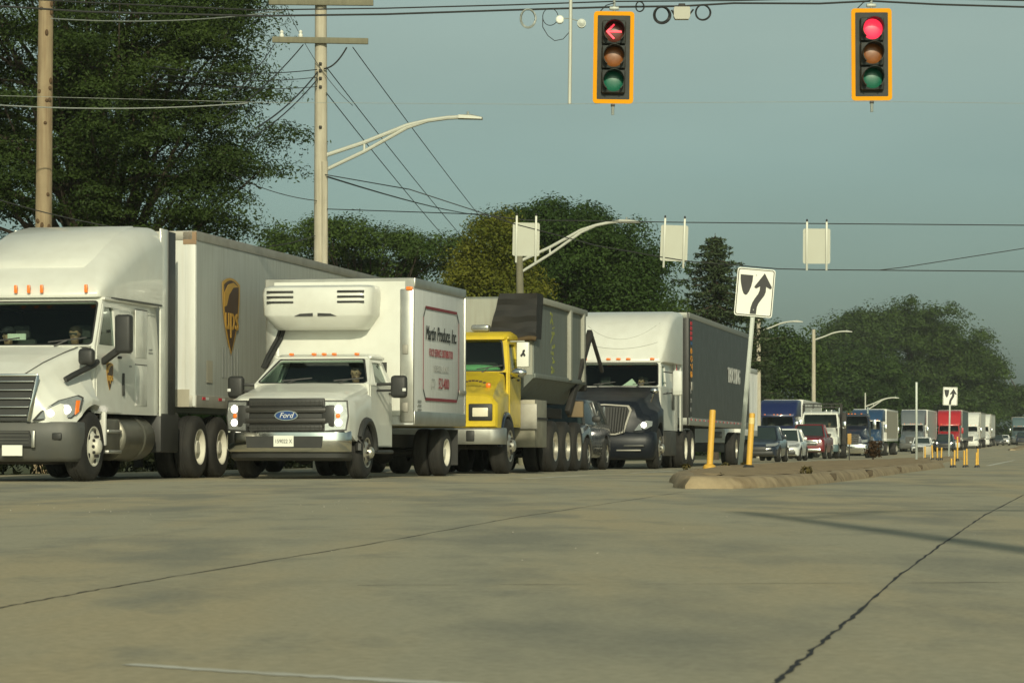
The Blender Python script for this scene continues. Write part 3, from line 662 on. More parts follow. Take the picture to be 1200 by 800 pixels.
for s in (1, -1):
    b = MB(); b.plate([(0, 0), (.16, .0), (.1, .5), (.02, .62), (-.03, .58)] if s > 0 else [(0, 0), (-.16, 0), (-.1, .5), (-.02, .62), (.03, .58)], [], (s * 1.193, 3.75, 2.95), (0, s, 0), (0, 0, 1), .02, GLASS_L); b.build('sleeper_window', fair)
    b = MB(); b.box((s * 1.18, 4.27, 2.42), (.03, .36, 2.9), W_PAINT, .01); b.build('side_extender', ups); b = MB(); b.box((s * 1.19, 4.63, 2.42), (.02, .36, 2.86), BLK_PL, .005); b.build('rubber_gap_flap', ups); b = MB(); b.bar((s * 1.205, 1.75, 2.672), (s * 1.205, 4.12, 2.672), .012, .02, BLK_PL); b.build('roof_seam', fair)
    for zz, hh in ((1.42, .62), (2.2, .72)):
        b = MB(); b.box((s * 1.14, 3.3, zz), (.012, .55, hh), W_PAINT, .004); hatch = b.build('luggage_hatch', ups)
        b = MB(); b.box((s * 1.143, 3.3, zz + hh / 2 + .008), (.012, .55, .012), BLK_PL); b.build('hatch_seam', hatch)
    b = MB(); b.box((s * 1.155, 2.45, 1.42), (.03, .05, .34), BLK_PL, .01); b.build('grab_handle', ups)
    b = MB(); b.box((s * 1.15, 1.55, .76), (.1, .07, .5), W_PANEL, .02); b.build('step_fairing', ups)
    b = MB(); b.lathe([(.0, 0), (.3, 0), (.34, .03), (.34, .88), (.36, .9), (.36, .98), (.34, 1.0), (.34, 1.4), (.3, 1.46), (0, 1.46)], (s * .88, 2.35, .63), (0, 1, 0), TANK, 26)
    b.box((s * .95, 1.98, .66), (.42, .62, .5), TANK, .04); b.box((s * 1.1, 1.95, .42), (.2, .6, .05), ALU, .01); b.box((s * 1.1, 1.95, .72), (.2, .6, .05), ALU, .01); b.build('fuel_tank', ups)
    b = MB(); b.box((s * .95, 4.55, .72), (.5, .9, .62), BLK_PL, .03); b.build('fender_panel', ups)
    for y, st in ((.92, 'front'), (5.95, 'dual'), (7.15, 'dual')):
        wheel(ups, s * (1.08 if st == 'front' else 1.1), y, .5, .3, RIM_W, st, s)
        if st == 'dual': wheel(ups, s * .76, y, .5, .3, RIM_W, st, s)
    shield(ups, (s * 1.155, 1.82, 1.52), (0, s, 0), (0, 0, 1), .3, .42)
b = MB(); b.box((0, 1.6, .55), (1.5, 2.2, .62), CHASSIS, .1); b.box((0, 4.2, .5), (1.1, 1.6, .4), CHASSIS, .1); b.build('underbody_shade_mass', ups)  # added dark mass closing the underside, stands in for shade below the cab
chassis(ups, .3, 8); axle(ups, .92, .5); axle(ups, 5.95, .5)
tr = trailer_box(ups, 5.72, 20.2, 1.25, 1.14, 3.95, GREY_TR, W_PANEL, W_PANEL, ALU_DULL, tape=True, posts=.2)
b = MB(); b.box((1.15, 5.7, 3.84), (.22, .02, .2), mat('rust_patch', (.3, .2, .12), .8, var=.3)); b.build('rust_patch', tr)
b = MB(); b.box((0, 5.695, 1.28), (2.3, .02, .28), TAN_TR); b.build('scuff_plate', tr)
shield(tr, (1.262, 7.62, 2.66), (0, 1, 0), (0, 0, 1), 1.0, 1.3)
b = MB()
for i, w in enumerate((.07, .05, .03, .09, .04, .06)): b.box((1.256, 7.2 + i * .17, 1.9), (.004, w, .5), INK_G)
b.build('faded_lettering', tr)
b = MB(); b.box((1.256, 6.45, 1.72), (.004, .32, .36), TAN_TR); b.build('side_patch', tr)
for s in (1, -1): b = MB(); b.box((s * .9, 9.3, .65), (.12, .14, 1.0), CHASSIS); b.build('landing_leg', tr)
for s in (1, -1):
    for y in (17.2, 18.5): wheel(ups, s * 1.08, y, .5, .3, RIM_W, 'dual', s)
b = MB(); b.plate([(-.15, -.075), (.15, -.075), (.15, .075), (-.15, .075)], [], (.36, -.03, .44), (1, 0, 0), (0, 0, 1), .01, SIGNW); lp = b.build('license_plate', ups)
b = MB(); b.box((-.15, 1.48, 2.1), (.28, .02, .09), SIGNW); b.build('dash_card', ups)
b = MB()
for k, (yy, zz, ww) in enumerate(((2.75, 1.95, .22), (2.75, 1.9, .16), (2.8, 1.7, .12), (3.75, 1.98, .16), (3.75, 1.93, .2))): b.box((1.145, yy, zz), (.004, ww, .022), INK_G)
b.build('small_lettering', ups)
b = MB()
for s in (1, -1): b.tube([(s * .45, .14, 1.5), (s * .62, .5, 1.69), (s * .8, .95, 1.86), (s * .9, 1.15, 1.93)], .008, GRY_PL, 6)
b.build('hood_crease', ups)
person(ups, (.48, 2.25, 1.45), 'driver in the white sleeper truck wearing a brown shirt and sunglasses', (.12, .10, .07), shades=True)
person(ups, (-.62, 2.2, 1.42), 'passenger in the white sleeper truck in a dark cap and yellow safety vest', (.05, .05, .06), cap=(.02, .02, .025), vest=(.75, .6, .08), hands='lap', lean=.08)

# ================================================================ white refrigerated box truck
fx = -3.5; fd = place('box_truck', 'white refrigerated box truck with black grille and red framed produce lettering', 'truck', 0, 44.0, .222, fx)
hood(fd, [(.06, 1.24, .86, .95, 1.17, .72), (.16, 1.28, .88, .98, 1.2, .72), (.4, 1.34, .89, 1.0, 1.24, .6), (1.0, 1.43, .9, 1.0, 1.3, .5), (1.4, 1.5, .92, .98, 1.36, .5)], (1.0, .47, .44), W_PAINT, flare=BLK_PL, fl_w=.06)
cab(fd, dict(hw=.95, hwt=.78, yc=1.38, zc=1.5, yw=2.02, zw=1.93, yb=2.8, zs=.5, yd=2.72, win=(1.75, 2.55, 1.44, 1.86), seat=.98, pillar=.07, dz=.52), W_PAINT)
b = MB(); b.lofty([(1.98, rring(.77, 1.92, 1.95, .03, .01)), (2.2, rring(.78, 1.92, 2.0, .06, .01)), (2.8, rring(.78, 1.92, 2.01, .06, .01))], W_PAINT); rf = b.build('roof', fd)
lamps(fd, (-.55, -.17, 0, .17, .55), 2.1, 2.0, AMBER, (.07, .08, .035), rf)
bm_ = bumper(fd, 1.0, -.1, [(.42, .03), (.46, .005), (.6, 0), (.72, .005), (.75, .04)], CHROME, wrap=.3, bow=.12)
bumper(fd, .98, -.04, [(.28, .1), (.33, .03), (.43, .02)], BLK_PL, wrap=.4, name='air_dam')
b = MB(); b.plate([(-.6, -.09), (.6, -.09), (.62, .09), (-.62, .09)], [], (0, -.108, .57), (1, 0, 0), (0, 0, 1), .02, BLK_PL); b.build('bumper_opening', bm_)
b = MB(); b.plate([(-.16, -.085), (.16, -.085), (.16, .085), (-.16, .085)], [], (.0, -.125, .585), (1, 0, 0), (0, 0, 1), .012, SIGNW); lp = b.build('license_plate', fd)
b = MB(); b.text('159022 X', .085, (0, -.127, .58), (1, 0, 0), (0, 0, 1), INK_K, sx=.82); b.build('plate_number', lp, smooth=False)
b = MB(); b.box((0, .05, .99), (1.22, .08, .52), BLK_PL, .02); gr = b.build('grille', fd)
b = MB()
for z, h in ((1.17, .1), (.78, .1)):
    b.box((0, .0, z), (1.18, .03, h), BLK_PL, .01)
    for i in range(16): b.box((-.55 + i * .073, -.018, z), (.012, .012, h - .02), GRILLE_K)
    for k in (-.025, .015): b.box((0, -.02, z + k), (1.16, .012, .01), GRILLE_K)
for z in (1.06, .9): b.box((0, -.01, z), (1.3, .06, .085), GRILLE_K, .025)
for s in (1, -1): b.box((s * .68, .0, .97), (.2, .05, .34), BLK_PL, .03)
b.build('grille_bar', gr)
b = MB(); q = [(.19 * math.cos(2 * math.pi * i / 28), .078 * math.sin(2 * math.pi * i / 28)) for i in range(28)]
b.plate(q, [], (.02, -.055, .98), (1, 0, 0), (0, 0, 1), .02, CHROME); b.plate([(x * .9, y * .84) for x, y in q], [], (.02, -.06, .98), (1, 0, 0), (0, 0, 1), .01, BADGE)
b.text('Ford', .115, (.02, -.062, .98), (1, 0, 0), (0, 0, 1), INK_W, shear=.35); b.build('oval_badge', gr, smooth=False)
for s in (1, -1):
    headlight(fd, (.64, -.045, .75), (1, .28, 0), (0, .06, 1), [(0, 0), (.30, .02), (.33, .22), (.31, .44), (.0, .44), (.0, .35), (.08, .31), (.08, .12), (0, .1)], [(.2, .12, .055, HLAMP), (.2, .33, .06, HLAMP), (.19, .225, .035, AMBER)], BLK_PL, s)
    b = MB(); b.bar((s * .98, 1.75, 1.5), (s * 1.3, 1.7, 1.5), .05, .05, BLK_PL, .01); b.bar((s * .98, 1.75, 1.4), (s * 1.3, 1.7, 1.4), .05, .04, BLK_PL, .01); b.box((s * 1.36, 1.7, 1.46), (.27, .14, .36), BLK_PL, .06, None, 3); mr = b.build('side_mirror', fd)
    b = MB(); b.box((s * 1.46, 1.635, 1.41), (.06, .02, .05), INK_W, .01); b.build('mirror_marker', mr)
    wheel(fd, s * .9, 1.0, .41, .25, RIM_A, 'front', s)
    wheel(fd, s * 1.02, 5.75, .41, .25, RIM_W, 'dual', s); wheel(fd, s * .75, 5.75, .41, .25, RIM_W, 'dual', s)
    b = MB(); b.box((s * .95, 2.0, .42), (.2, 1.1, .06), BLK_PL, .02); b.build('running_board', fd)
    b = MB(); b.box((s * .95, 6.35, .5), (.5, .015, .62), BLK_PL); b.build('mud_flap', fd)
chassis(fd, .4, 6.5, .85, .5, .72); axle(fd, 1.0, .41, 1.6); axle(fd, 5.75, .41, 1.8)
hw = 1.27; bx = MB(); bx.box((0, 4.8, 2.06), (2 * hw - .02, 3.58, 2.4), W_BOX, .02); body = bx.build('cargo_box', fd)
b = MB(); b.box((0, 2.99, 2.12), (2 * hw - .3, .03, 2.2), W_PAINT); b.lofty([(2.98, rring(hw, 3.02, 3.27, .02, .02)), (3.0, rring(hw, 3.0, 3.28, .02, .02))], ALU); b.build('front_wall', body)
b = MB()
for s in (1, -1):
    b.box((s * (hw - .12), 3.0, 2.0), (.24, .07, 2.2), ALU, .03); b.box((s * hw, 4.8, 3.2), (.03, 3.6, .15), ALU, .01); b.box((s * hw, 4.8, .98), (.03, 3.6, .22), ALU, .01); b.box((s * (hw - .01), 6.58, 2.08), (.05, .06, 2.36), ALU, .01)
    for z in (2.1, 1.15): b.box((s * (hw - .14), 2.955, z), (.1, .03, .16), ALU_DULL, .02)
b.build('box_trim', body)
for s in (1, -1): b = MB(); b.box((s * 1.2, 2.95, 3.1), (.11, .04, .06), AMBER, .015); b.build('clearance_lamp', body)
# cooling unit on the front wall
ru = MB(); cx = -.24; secs = []
ru.loftz([(z, [(cx - w, 2.97), (cx - w, y + .16), (cx - w + .06, y + .05), (cx - w + .2, y), (cx + w - .2, y), (cx + w - .06, y + .05), (cx + w, y + .16), (cx + w, 2.97)]) for z, w, y in ((2.42, .74, 2.62), (2.45, .78, 2.56), (2.62, .9, 2.41), (2.66, .93, 2.39), (3.0, .95, 2.4), (3.1, .94, 2.44), (3.14, .9, 2.52))], W_PAINT)
ru = ru.build('cooling_unit', fd, ang=40)
b = MB()
for s in (1, -1):
    for k in range(3): b.box((cx + s * .6, 2.385, 3.03 - .085 * k), (.46, .03, .034), BLK_PL, .012)
    b.plate([(0, 0), (.32, .0), (.32, .05), (.1, .04)] if s < 0 else [(0, 0), (-.1, .04), (-.32, .05), (-.32, 0)], [], (cx + s * .36, 2.385, 2.63), (1, 0, 0), (0, 0, 1), .01, BLK_PL)
b.build('vent_slot', ru)
b = MB()
for k in (0, .07): b.tube([(-1.0 + k, 2.93, 2.45), (-1.05 + k, 2.93, 2.3), (-1.22 + k, 2.92, 2.0), (-1.3 + k * .6, 2.9, 1.8)], .03, CABLE, 8)
b.build('coolant_hose', ru)
# lettering on the side of the box
A, B = (0, 1, 0), (0, 0, 1); x = hw + .006; yc_ = 4.82; s_ = MB()
def line(mb, a, c, w, m): mb.bar((x, a[0], a[1]), (x, c[0], c[1]), .006, w, m)
for a, c, w in (((3.75, 2.83), (5.95, 2.83), .045), ((3.75, 1.3), (5.95, 1.3), .05)): line(s_, a, c, w, INK_R)
for a, c in (((3.6, 2.66), (3.6, 1.46)), ((6.1, 2.66), (6.1, 1.46))): line(s_, a, c, .02, INK_R)
for a, c in (((3.75, 2.83), (3.6, 2.66)), ((5.95, 2.83), (6.1, 2.66)), ((3.75, 1.3), (3.6, 1.46)), ((5.95, 1.3), (6.1, 1.46))): line(s_, a, c, .025, INK_K)
s_.build('lettering_frame', body)
s_ = MB()
s_.text('Martin Produce, Inc.', .34, (x, yc_, 2.4), A, B, INK_K, shear=.3, sx=.78); s_.text('Martin Produce, Inc.', .34, (x, yc_ + .012, 2.4), A, B, INK_K, shear=.3, sx=.78)
s_.build('company_name', body, smooth=False); s_ = MB()
s_.text('FOOD SERVICE DISTRIBUTOR', .19, (x, yc_, 2.08), A, B, INK_R, sx=.66); pass
s_.build('trade_line', body, smooth=False); s_ = MB(); s_.text('MEREDOSIA, ILLINOIS', .15, (x, yc_, 1.82), A, B, INK_G, sx=.72)
s_.build('town_line', body, smooth=False); s_ = MB(); s_.text('(773)', .2, (x, yc_ - .55, 1.57), A, B, INK_G, sx=.7); s_.text('523-4000', .26, (x, yc_ + .2, 1.57), A, B, INK_R, sx=.75); pass
s_.build('phone_number', body, smooth=False); s_ = MB()
for k in range(3): s_.box((x, 3.35, 1.26 - k * .07), (.004, .24, .03), INK_G)
s_.build('small_print', body, smooth=False)
b = MB(); b.box((x + .01, 6.35, 1.46), (.02, .5, .07), ALU_DULL, .01); b.build('door_hinge', body)
person(fd, (.48, 2.32, .98), 'driver behind the windshield of the white box truck in a maroon shirt', (.1, .03, .03))

# ================================================================ yellow truck with grey steel tub
ye = place('roll_off_truck', 'yellow cab roll-off truck carrying a grey steel tub under a black tarp', 'truck', -11.85, 53.8)
hood(ye, [(0, 1.47, .98, 1.06, 1.36, .9), (.07, 1.51, 1.0, 1.09, 1.4, .88), (.3, 1.6, .98, 1.1, 1.42, .8), (.8, 1.78, .95, 1.08, 1.5, .7), (1.5, 1.96, .93, 1.02, 1.6, .7)], (.95, .62, .52), YELLOW, flare=NAVY, fl_w=.05)
cab(ye, dict(hw=1.02, hwt=.94, yc=1.5, zc=1.96, yw=1.75, zw=2.62, yb=2.75, zs=.9, yd=2.5, win=(1.78, 2.4, 1.98, 2.52), seat=1.45, pillar=.1, dz=.95), YELLOW)
b = MB(); b.lofty([(1.68, rring(.9, 2.6, 2.66, .04, .02)), (1.8, rring(.97, 2.6, 2.74, .1, .02)), (2.3, rring(.98, 2.6, 2.78, .12, .02)), (2.75, rring(.96, 2.6, 2.74, .1, .02))], YELLOW); b.build('roof', ye)
b = MB(); b.box((.35, 2.1, 2.84), (.36, .25, .13), HLENS, .04); b.build('roof_beacon', ye)
b = MB(); b.ell((.3, 1.82, 2.03), (.5, .16, .09), mat('lime_dash_cloth', (.22, .5, .25), .8, var=.3, scale=9)); b.build('dash_cover', ye)
bumper(ye, 1.22, -.18, [(.56, .02), (.6, 0), (.84, 0), (.87, .03)], ALU, wrap=.5, bow=.05)
b = MB(); b.box((.62, -.19, .72), (.16, .04, .2), BLK_PL, .02); b.build('tow_hook_recess', ye)
b = MB(); b.plate([(-.5, 0), (.5, 0), (.45, .45), (-.45, .45)], [], (0, -.012, .98), (1, 0, 0), (0, 0, 1), .03, BLK_PL); b.build('grille', ye)
for s in (1, -1):
    hm_ = mat('warm_headlamp', (.75, .7, .52), .3, emit=.12, ecol=(1, .9, .7)); b = MB(); b.box((s * .78, -.045, 1.165), (.3, .03, .17), hm_, .02); b.build('headlight', ye)
    b = MB(); b.box((s * .78, -.012, 1.165), (.46, .05, .32), BLK_PL, .05); b.build('headlight_bezel', ye)
    b = MB(); b.box((s * .84, .42, 1.68), (.1, .08, .1), AMBER, .04); b.build('turn_signal', ye)
    b = MB(); b.bar((s * 1.02, 1.7, 2.56), (s * 1.32, 1.55, 2.56), .025, .025, ARMW); b.bar((s * 1.02, 1.75, 1.85), (s * 1.3, 1.55, 1.9), .03, .03, CABLE); b.box((s * 1.3, 1.55, 2.3), (.24, .12, .48), SIGNW, .02); mr = b.build('side_mirror', ye)
    b = MB(); b.ell((s * 1.22, 1.5, 1.95), (.16, .08, .1), CHROME); b.build('convex_mirror', mr)
    b = MB(); b.box((s * 1.05, 2.9, 1.12), (.55, .06, .5), ALU_DULL, .01); b.box((s * 1.0, 3.6, .98), (.55, 1.3, .95), mat('tool_box_steel', (.33, .31, .24), .55, .3, dirt=.4, dcol=(.15, .12, .08)), .02); b.box((s * 1.285, 3.6, 1.08), (.02, 1.3, .05), CHASSIS); b.build('tool_box', ye)
    wheel(ye, s * 1.0, .95, .53, .32, RIM_A, 'front', s)
    for y in (5.6, 7.08, 8.5): wheel(ye, s * 1.06, y, .53, .3, RIM_A, 'dual', s); wheel(ye, s * .74, y, .53, .3, RIM_A, 'dual', s)
b = MB()
b.plate([(-.05, -.02), (-.01, .03), (.0, .08), (.04, .1), (.05, .06), (.03, .04), (.06, -.02), (.03, -.05), (.01, -.01), (-.02, -.05)], [], (1.3, 1.485, 2.3), (1, 0, 0), (0, 0, 1), .004, SIGNB); b.build('mirror_emblem', ye)
b = MB()
for i in range(8): b.box((.3 + i * .07, .27 + .05 * abs(i - 5) * .2, 1.765 - .004 * (i - 4) ** 2), (.055, .03, .03), BROWN)
b.build('hood_lettering', ye)
chassis(ye, .3, 9, .95, .75, 1.05); axle(ye, .95, .53)
for y in (5.6, 7.08, 8.5): axle(ye, y, .53)
hwT = 1.25; t0, t1 = 2.95, 9.0
tb = MB()
def tsec(h): return [(-hwT, 1.9), (-.8, 1.45), (.8, 1.45), (hwT, 1.9), (hwT, h), (-hwT, h)]
tb.lofty([(t0, tsec(3.5)), (t1, tsec(3.5))], TUB, c0=True); tub = tb.build('tub', ye, smooth=False)
b = MB(); b.plate([(-1.22, 1.95), (1.22, 1.95), (1.22, 3.46), (-1.22, 3.46)], [], (0, t0 - .01, 0), (1, 0, 0), (0, 0, 1), .02, TUB_LT); b.bar((-.55, t0 - .05, 3.45), (-.25, t0 - .05, 2.7), .05, .05, CHASSIS); b.box((-.55, t0 - .2, 2.5), (.35, .35, .75), mat('rusty_hoist', (.1, .05, .03), .9, var=.4), .04); b.build('front_wall', tub)
b = MB()
for s in (1, -1):
    b.box((s * (hwT + .01), (t0 + t1) / 2, 3.45), (.12, t1 - t0, .13), TUB_LT, .02); b.box((s * (hwT + .0), (t0 + t1) / 2, 1.93), (.07, t1 - t0, .1), TUB, .02)
    for y in (6.9, 8.6): b.box((s * (hwT + .03), y, 2.68), (.1, .22, 1.5), TUB_LT, .02)
b.build('tub_rib', tub)
LIME = mat('lime_graffiti', (.33, .36, .05), .7, var=.4, scale=6, dirt=.85, dcol=(.16, .18, .13)); b = MB(); rq = random.Random(3)
for k in range(13):
    yy, zz = 5.0 + rq.uniform(-.2, .2), 3.25 - k * .1; b.bar((hwT + .004, yy - .14, zz), (hwT + .004, yy + rq.uniform(.0, .2), zz + rq.uniform(-.12, .12)), .005, rq.uniform(.03, .075), LIME)
b.build('spray_mark', tub)
b = MB(); tarp = []
for y, dz in ((t0 - .16, 0), (t0 - .05, .05), (t0 + .5, .06), (t0 + 1.2, .02)):
    pass
nu, nv = 14, 8; g = []
for j in range(nv + 1):
    r = []
    for i in range(nu + 1):
        t = i / nu; q = j / nv; xl = .57 - .22 * q; xx = xl + (1.33 - xl) * t; zz = 3.56 - .92 * q + .03 * math.sin(t * 9) * q
        r.append((xx, t0 - .1 - .1 * q - .03 * math.sin(q * 14 + t * 2), zz))
    g.append(r)
for j in range(nv):
    for i in range(nu): b.add([g[j][i], g[j][i + 1], g[j + 1][i + 1], g[j + 1][i]], [(0, 1, 2, 3)], TARP)
for j in range(nv): b.add([g[j][nu], (1.34, t0 + .55 - .25 * j / nv, g[j][nu][2]), (1.34, t0 + .55 - .25 * (j + 1) / nv, g[j + 1][nu][2]), g[j + 1][nu]], [(0, 1, 2, 3)], TARP)
for i in range(nu): b.add([g[0][i], g[0][i + 1], (g[0][i + 1][0], t0 + .5, 3.57), (g[0][i][0], t0 + .5, 3.57)], [(0, 1, 2, 3)], TARP)
b.tube([g[nv][i] for i in range(nu + 1)], .05, mat('worn_tarp_hem', (.09, .06, .025), .8, var=.3), 8)
b.build('tarp', tub, ang=80)
b = MB(); b.bar((1.12, 7.6, 1.25), (1.36, 9.1, 3.05), .12, .16, CHASSIS, .02); b.bar((1.36, 9.1, 3.05), (1.5, 9.9, 2.2), .06, .08, CHASSIS); b.box((1.0, 9.2, 1.95), (.5, .3, .4), CHASSIS, .05); b.build('hoist_arm', ye)
b = MB(); b.box((1.05, 9.0, 1.35), (.35, .12, .35), mat('rear_step_brown', (.22, .16, .09), .8, dirt=.4), .02); b.box((0, 6, 1.25), (1.5, 6, .22), CHASSIS, .02); b.build('hoist_frame', ye)
# ================================================================ black hooded semi with white sleeper and black trailer
nv = place('semi_truck', 'semi truck with black hood, white sleeper fairing and black trailer lettered TRUCKING', 'truck', -11.15, 68.5)
hood(nv, [(.12, 1.52, .72, .92, 1.16, .88), (.3, 1.63, .8, 1.1, 1.3, .85), (.7, 1.75, .88, 1.22, 1.42, .8), (1.2, 1.87, .94, 1.24, 1.48, .8), (1.8, 1.99, 1.04, 1.2, 1.52, .8), (1.95, 2.02, 1.06, 1.12, 1.55, .8)], (1.1, .62, .52), BLK_PAINT)
cab(nv, dict(hw=1.1, hwt=1.05, yc=1.9, zc=2.02, yw=2.35, zw=2.64, yb=5.1, zs=.95, yd=3.1, win=(2.15, 2.9, 1.98, 2.55), seat=1.45, pillar=.07, dz=1.0), W_PAINT)
bumper(nv, 1.22, 0, [(.22, .2), (.3, .08), (.5, .01), (.68, 0), (.86, .05), (.9, .1)], BLK_PAINT, wrap=.6, bow=.18)
b = MB(); b.plate([(-.5, 0), (.5, 0), (.66, .62), (-.66, .62)], [], (0, .0, .88), (1, 0, 0), V((0, .1, .62)).normalized(), .05, BLK_PL); gr = b.build('grille', nv)
b = MB(); q = [(-.5, 0), (-.3, -.06), (.3, -.06), (.5, 0), (.67, .55), (.6, .66), (0, .7), (-.6, .66), (-.67, .55)]; qi = [(x * .92, .32 + (y - .32) * .91) for x, y in q]
b.plate(q, [qi], (0, -.015, .88), (1, 0, 0), V((0, .1, .62)).normalized(), .06, ALU_DULL)
for i in range(17):
    x_ = -.56 + i * .07; b.bar((x_ * .86, -.015, .86), (x_, .085, 1.48), .014, .03, BLK_PL)
b.bar((0, -.02, .84), (0, .08, 1.5), .03, .04, CHROME); b.build('grille_bar', gr)
for s in (1, -1):
    headlight(nv, (.74, .02, .92), (.87, .5, 0), (0, .08, 1), [(0, 0), (.3, .04), (.46, .12), (.47, .23), (.3, .25), (.12, .16)], [(.24, .14, .07, HLAMP)] if s > 0 else [(.24, .14, .06, HLENS)], None, s)
    b = MB(); b.box((s * .72, .045, .56), (.5, .06, .05), GRY_PL, .02); b.box((s * .6, .05, .45), (.6, .05, .04), ALU_DULL, .015); b.build('bumper_trim', nv)
    b = MB(); b.bar((s * 1.0, .95, 1.62), (s * 1.1, .9, 1.9), .03, .03, CHROME); b.ell((s * 1.1, .88, 1.9), (.1, .06, .08), CHROME, 12, 8); b.build('hood_mirror', nv)
    b = MB(); b.box((s * 1.48, 2.3, 2.12), (.24, .16, .62), W_PAINT if s > 0 else BLK_PL, .05, None, 3); b.bar((s * 1.12, 2.35, 2.4), (s * 1.45, 2.3, 2.35), .03, .03, BLK_PL); b.bar((s * 1.12, 2.35, 1.85), (s * 1.45, 2.3, 1.88), .03, .03, BLK_PL); b.build('side_mirror', nv)
    b = MB(); b.box((s * 1.17, 5.3, 2.45), (.03, .45, 3.0), W_PAINT, .01); b.build('side_extender', nv)
    b = MB(); b.box((s * 1.115, 4.2, 1.75), (.015, .4, .55), GRY_PL, .005); b.box((s * 1.13, 4.5, 2.45), (.05, .3, .5), W_PAINT, .02); b.box((s * 1.16, 4.5, 2.45), (.01, .05, .45), INK_RED); b.build('sleeper_vent', nv)
    b = MB(); b.box((s * .98, 3.2, .62), (.4, 2.2, .62), mat('dark_side_fairing', (.05, .05, .045), .6, dirt=.3), .04); b.build('fuel_tank', nv)
    wheel(nv, s * 1.06, 1.1, .5, .3, RIM_A, 'front', s)
    for y in (5.75, 7.05): wheel(nv, s * 1.08, y, .5, .3, RIM_W, 'dual', s); wheel(nv, s * .75, y, .5, .3, RIM_W, 'dual', s)
fr = MB(); secs = []
for y, z1, hw, rt in ((2.3, 2.72, 1.02, .06), (2.36, 2.82, 1.07, .14), (2.55, 3.2, 1.14, .25), (2.9, 3.6, 1.19, .25), (3.4, 3.85, 1.22, .2), (4.2, 3.98, 1.23, .16), (5.1, 4.0, 1.23, .14)): secs.append((y, rring(hw, 2.64, z1, rt, .02, 8)))
fr.lofty(secs, W_PAINT); fair = fr.build('roof_fairing', nv, ang=60)
lamps(nv, (-.85, -.25, 0, .25, .85), 2.28, 2.72, AMBER, (.11, .05, .05), fair)
b = MB()
for z, k in ((2.98, .16), (3.22, .42)): b.tube([(-.95 + i * .1, lerp_tab([(2.7, 2.36), (2.82, 2.42), (3.2, 2.62), (3.6, 2.97), (3.85, 3.45)], z + k * ((i - 9.5) / 9.5) ** 2)[0] - .075 + .0 * i, z + k * ((i - 9.5) / 9.5) ** 2) for i in range(20)], .005, mat('pale_seam', (.4, .41, .38), .6), 6)
b.build('fairing_seam', fair)
chassis(nv, .4, 8.2); axle(nv, 1.1, .5); axle(nv, 5.75, .5); axle(nv, 7.05, .5)
tr = trailer_box(nv, 6.15, 20.4, 1.26, 1.12, 4.05, BLK_TR, W_PANEL, BLK_PL, mat('grey_rail', (.27, .28, .25), .5, .3), posts=.18)
xx = 1.276; b = MB()
b.box((1.262, 6.55, 2.6), (.004, .42, 2.7), BLK_PL); b.build('nose_panel', tr)
b = MB()
b.text('6078', .5, (xx - .008, 6.55, 2.75), (0, 0, -1), (0, 1, 0), INK_OR, sx=.82); b.text('6078', .5, (xx - .006, 6.56, 2.75), (0, 0, -1), (0, 1, 0), INK_OR, sx=.82); b.build('fleet_number', tr, smooth=False)
b = MB()
for k in range(4): b.box((xx - .008, 6.55, 3.78 - k * .13), (.006, .36, .1), INK_RED, .02)
b.box((xx - .008, 6.6, 3.26), (.006, .3, .08), mat('blue_lettering', (.03, .12, .3), .6)); b.build('vertical_marking', tr)
b = MB()
for k in range(4): b.box((xx - .008, 6.5 + .05 * (k % 2), 2.0 - k * .24), (.006, .16, .12), INK_G, .02)
b.box((xx + .005, 6.6, 2.14), (.03, .3, .22), ALU_DULL, .02); b.build('nose_fitting', tr)
b = MB(); b.text('TRUCKING', .62, (xx - .004, 16.3, 2.62), (0, 1, 0), (0, 0, 1), INK_W, sx=1.02)
for k in (.03, .06): b.text('TRUCKING', .62, (xx - .0035, 16.3 + k, 2.62 + k * .3), (0, 1, 0), (0, 0, 1), INK_W, sx=1.02)
b.build('trailer_lettering', tr, smooth=False)
for s in (1, -1):
    for y in (17.3, 18.6): wheel(nv, s * 1.08, y, .5, .3, RIM_A, 'dual', s)
    b = MB(); b.box((s * .85, 10, .66), (.12, .14, .95), CHASSIS); b.build('landing_leg', tr)
b = MB(); b.plate([(-.22, -.1), (.22, -.1), (.05, .1)], [], (.3, 2.22, 2.13), (1, 0, 0), (0, .3, 1), .01, SIGNW); b.build('dash_paper', nv)
person(nv, (.48, 2.98, 1.45), 'driver behind the windshield of the black hooded semi truck', (.04, .04, .05))

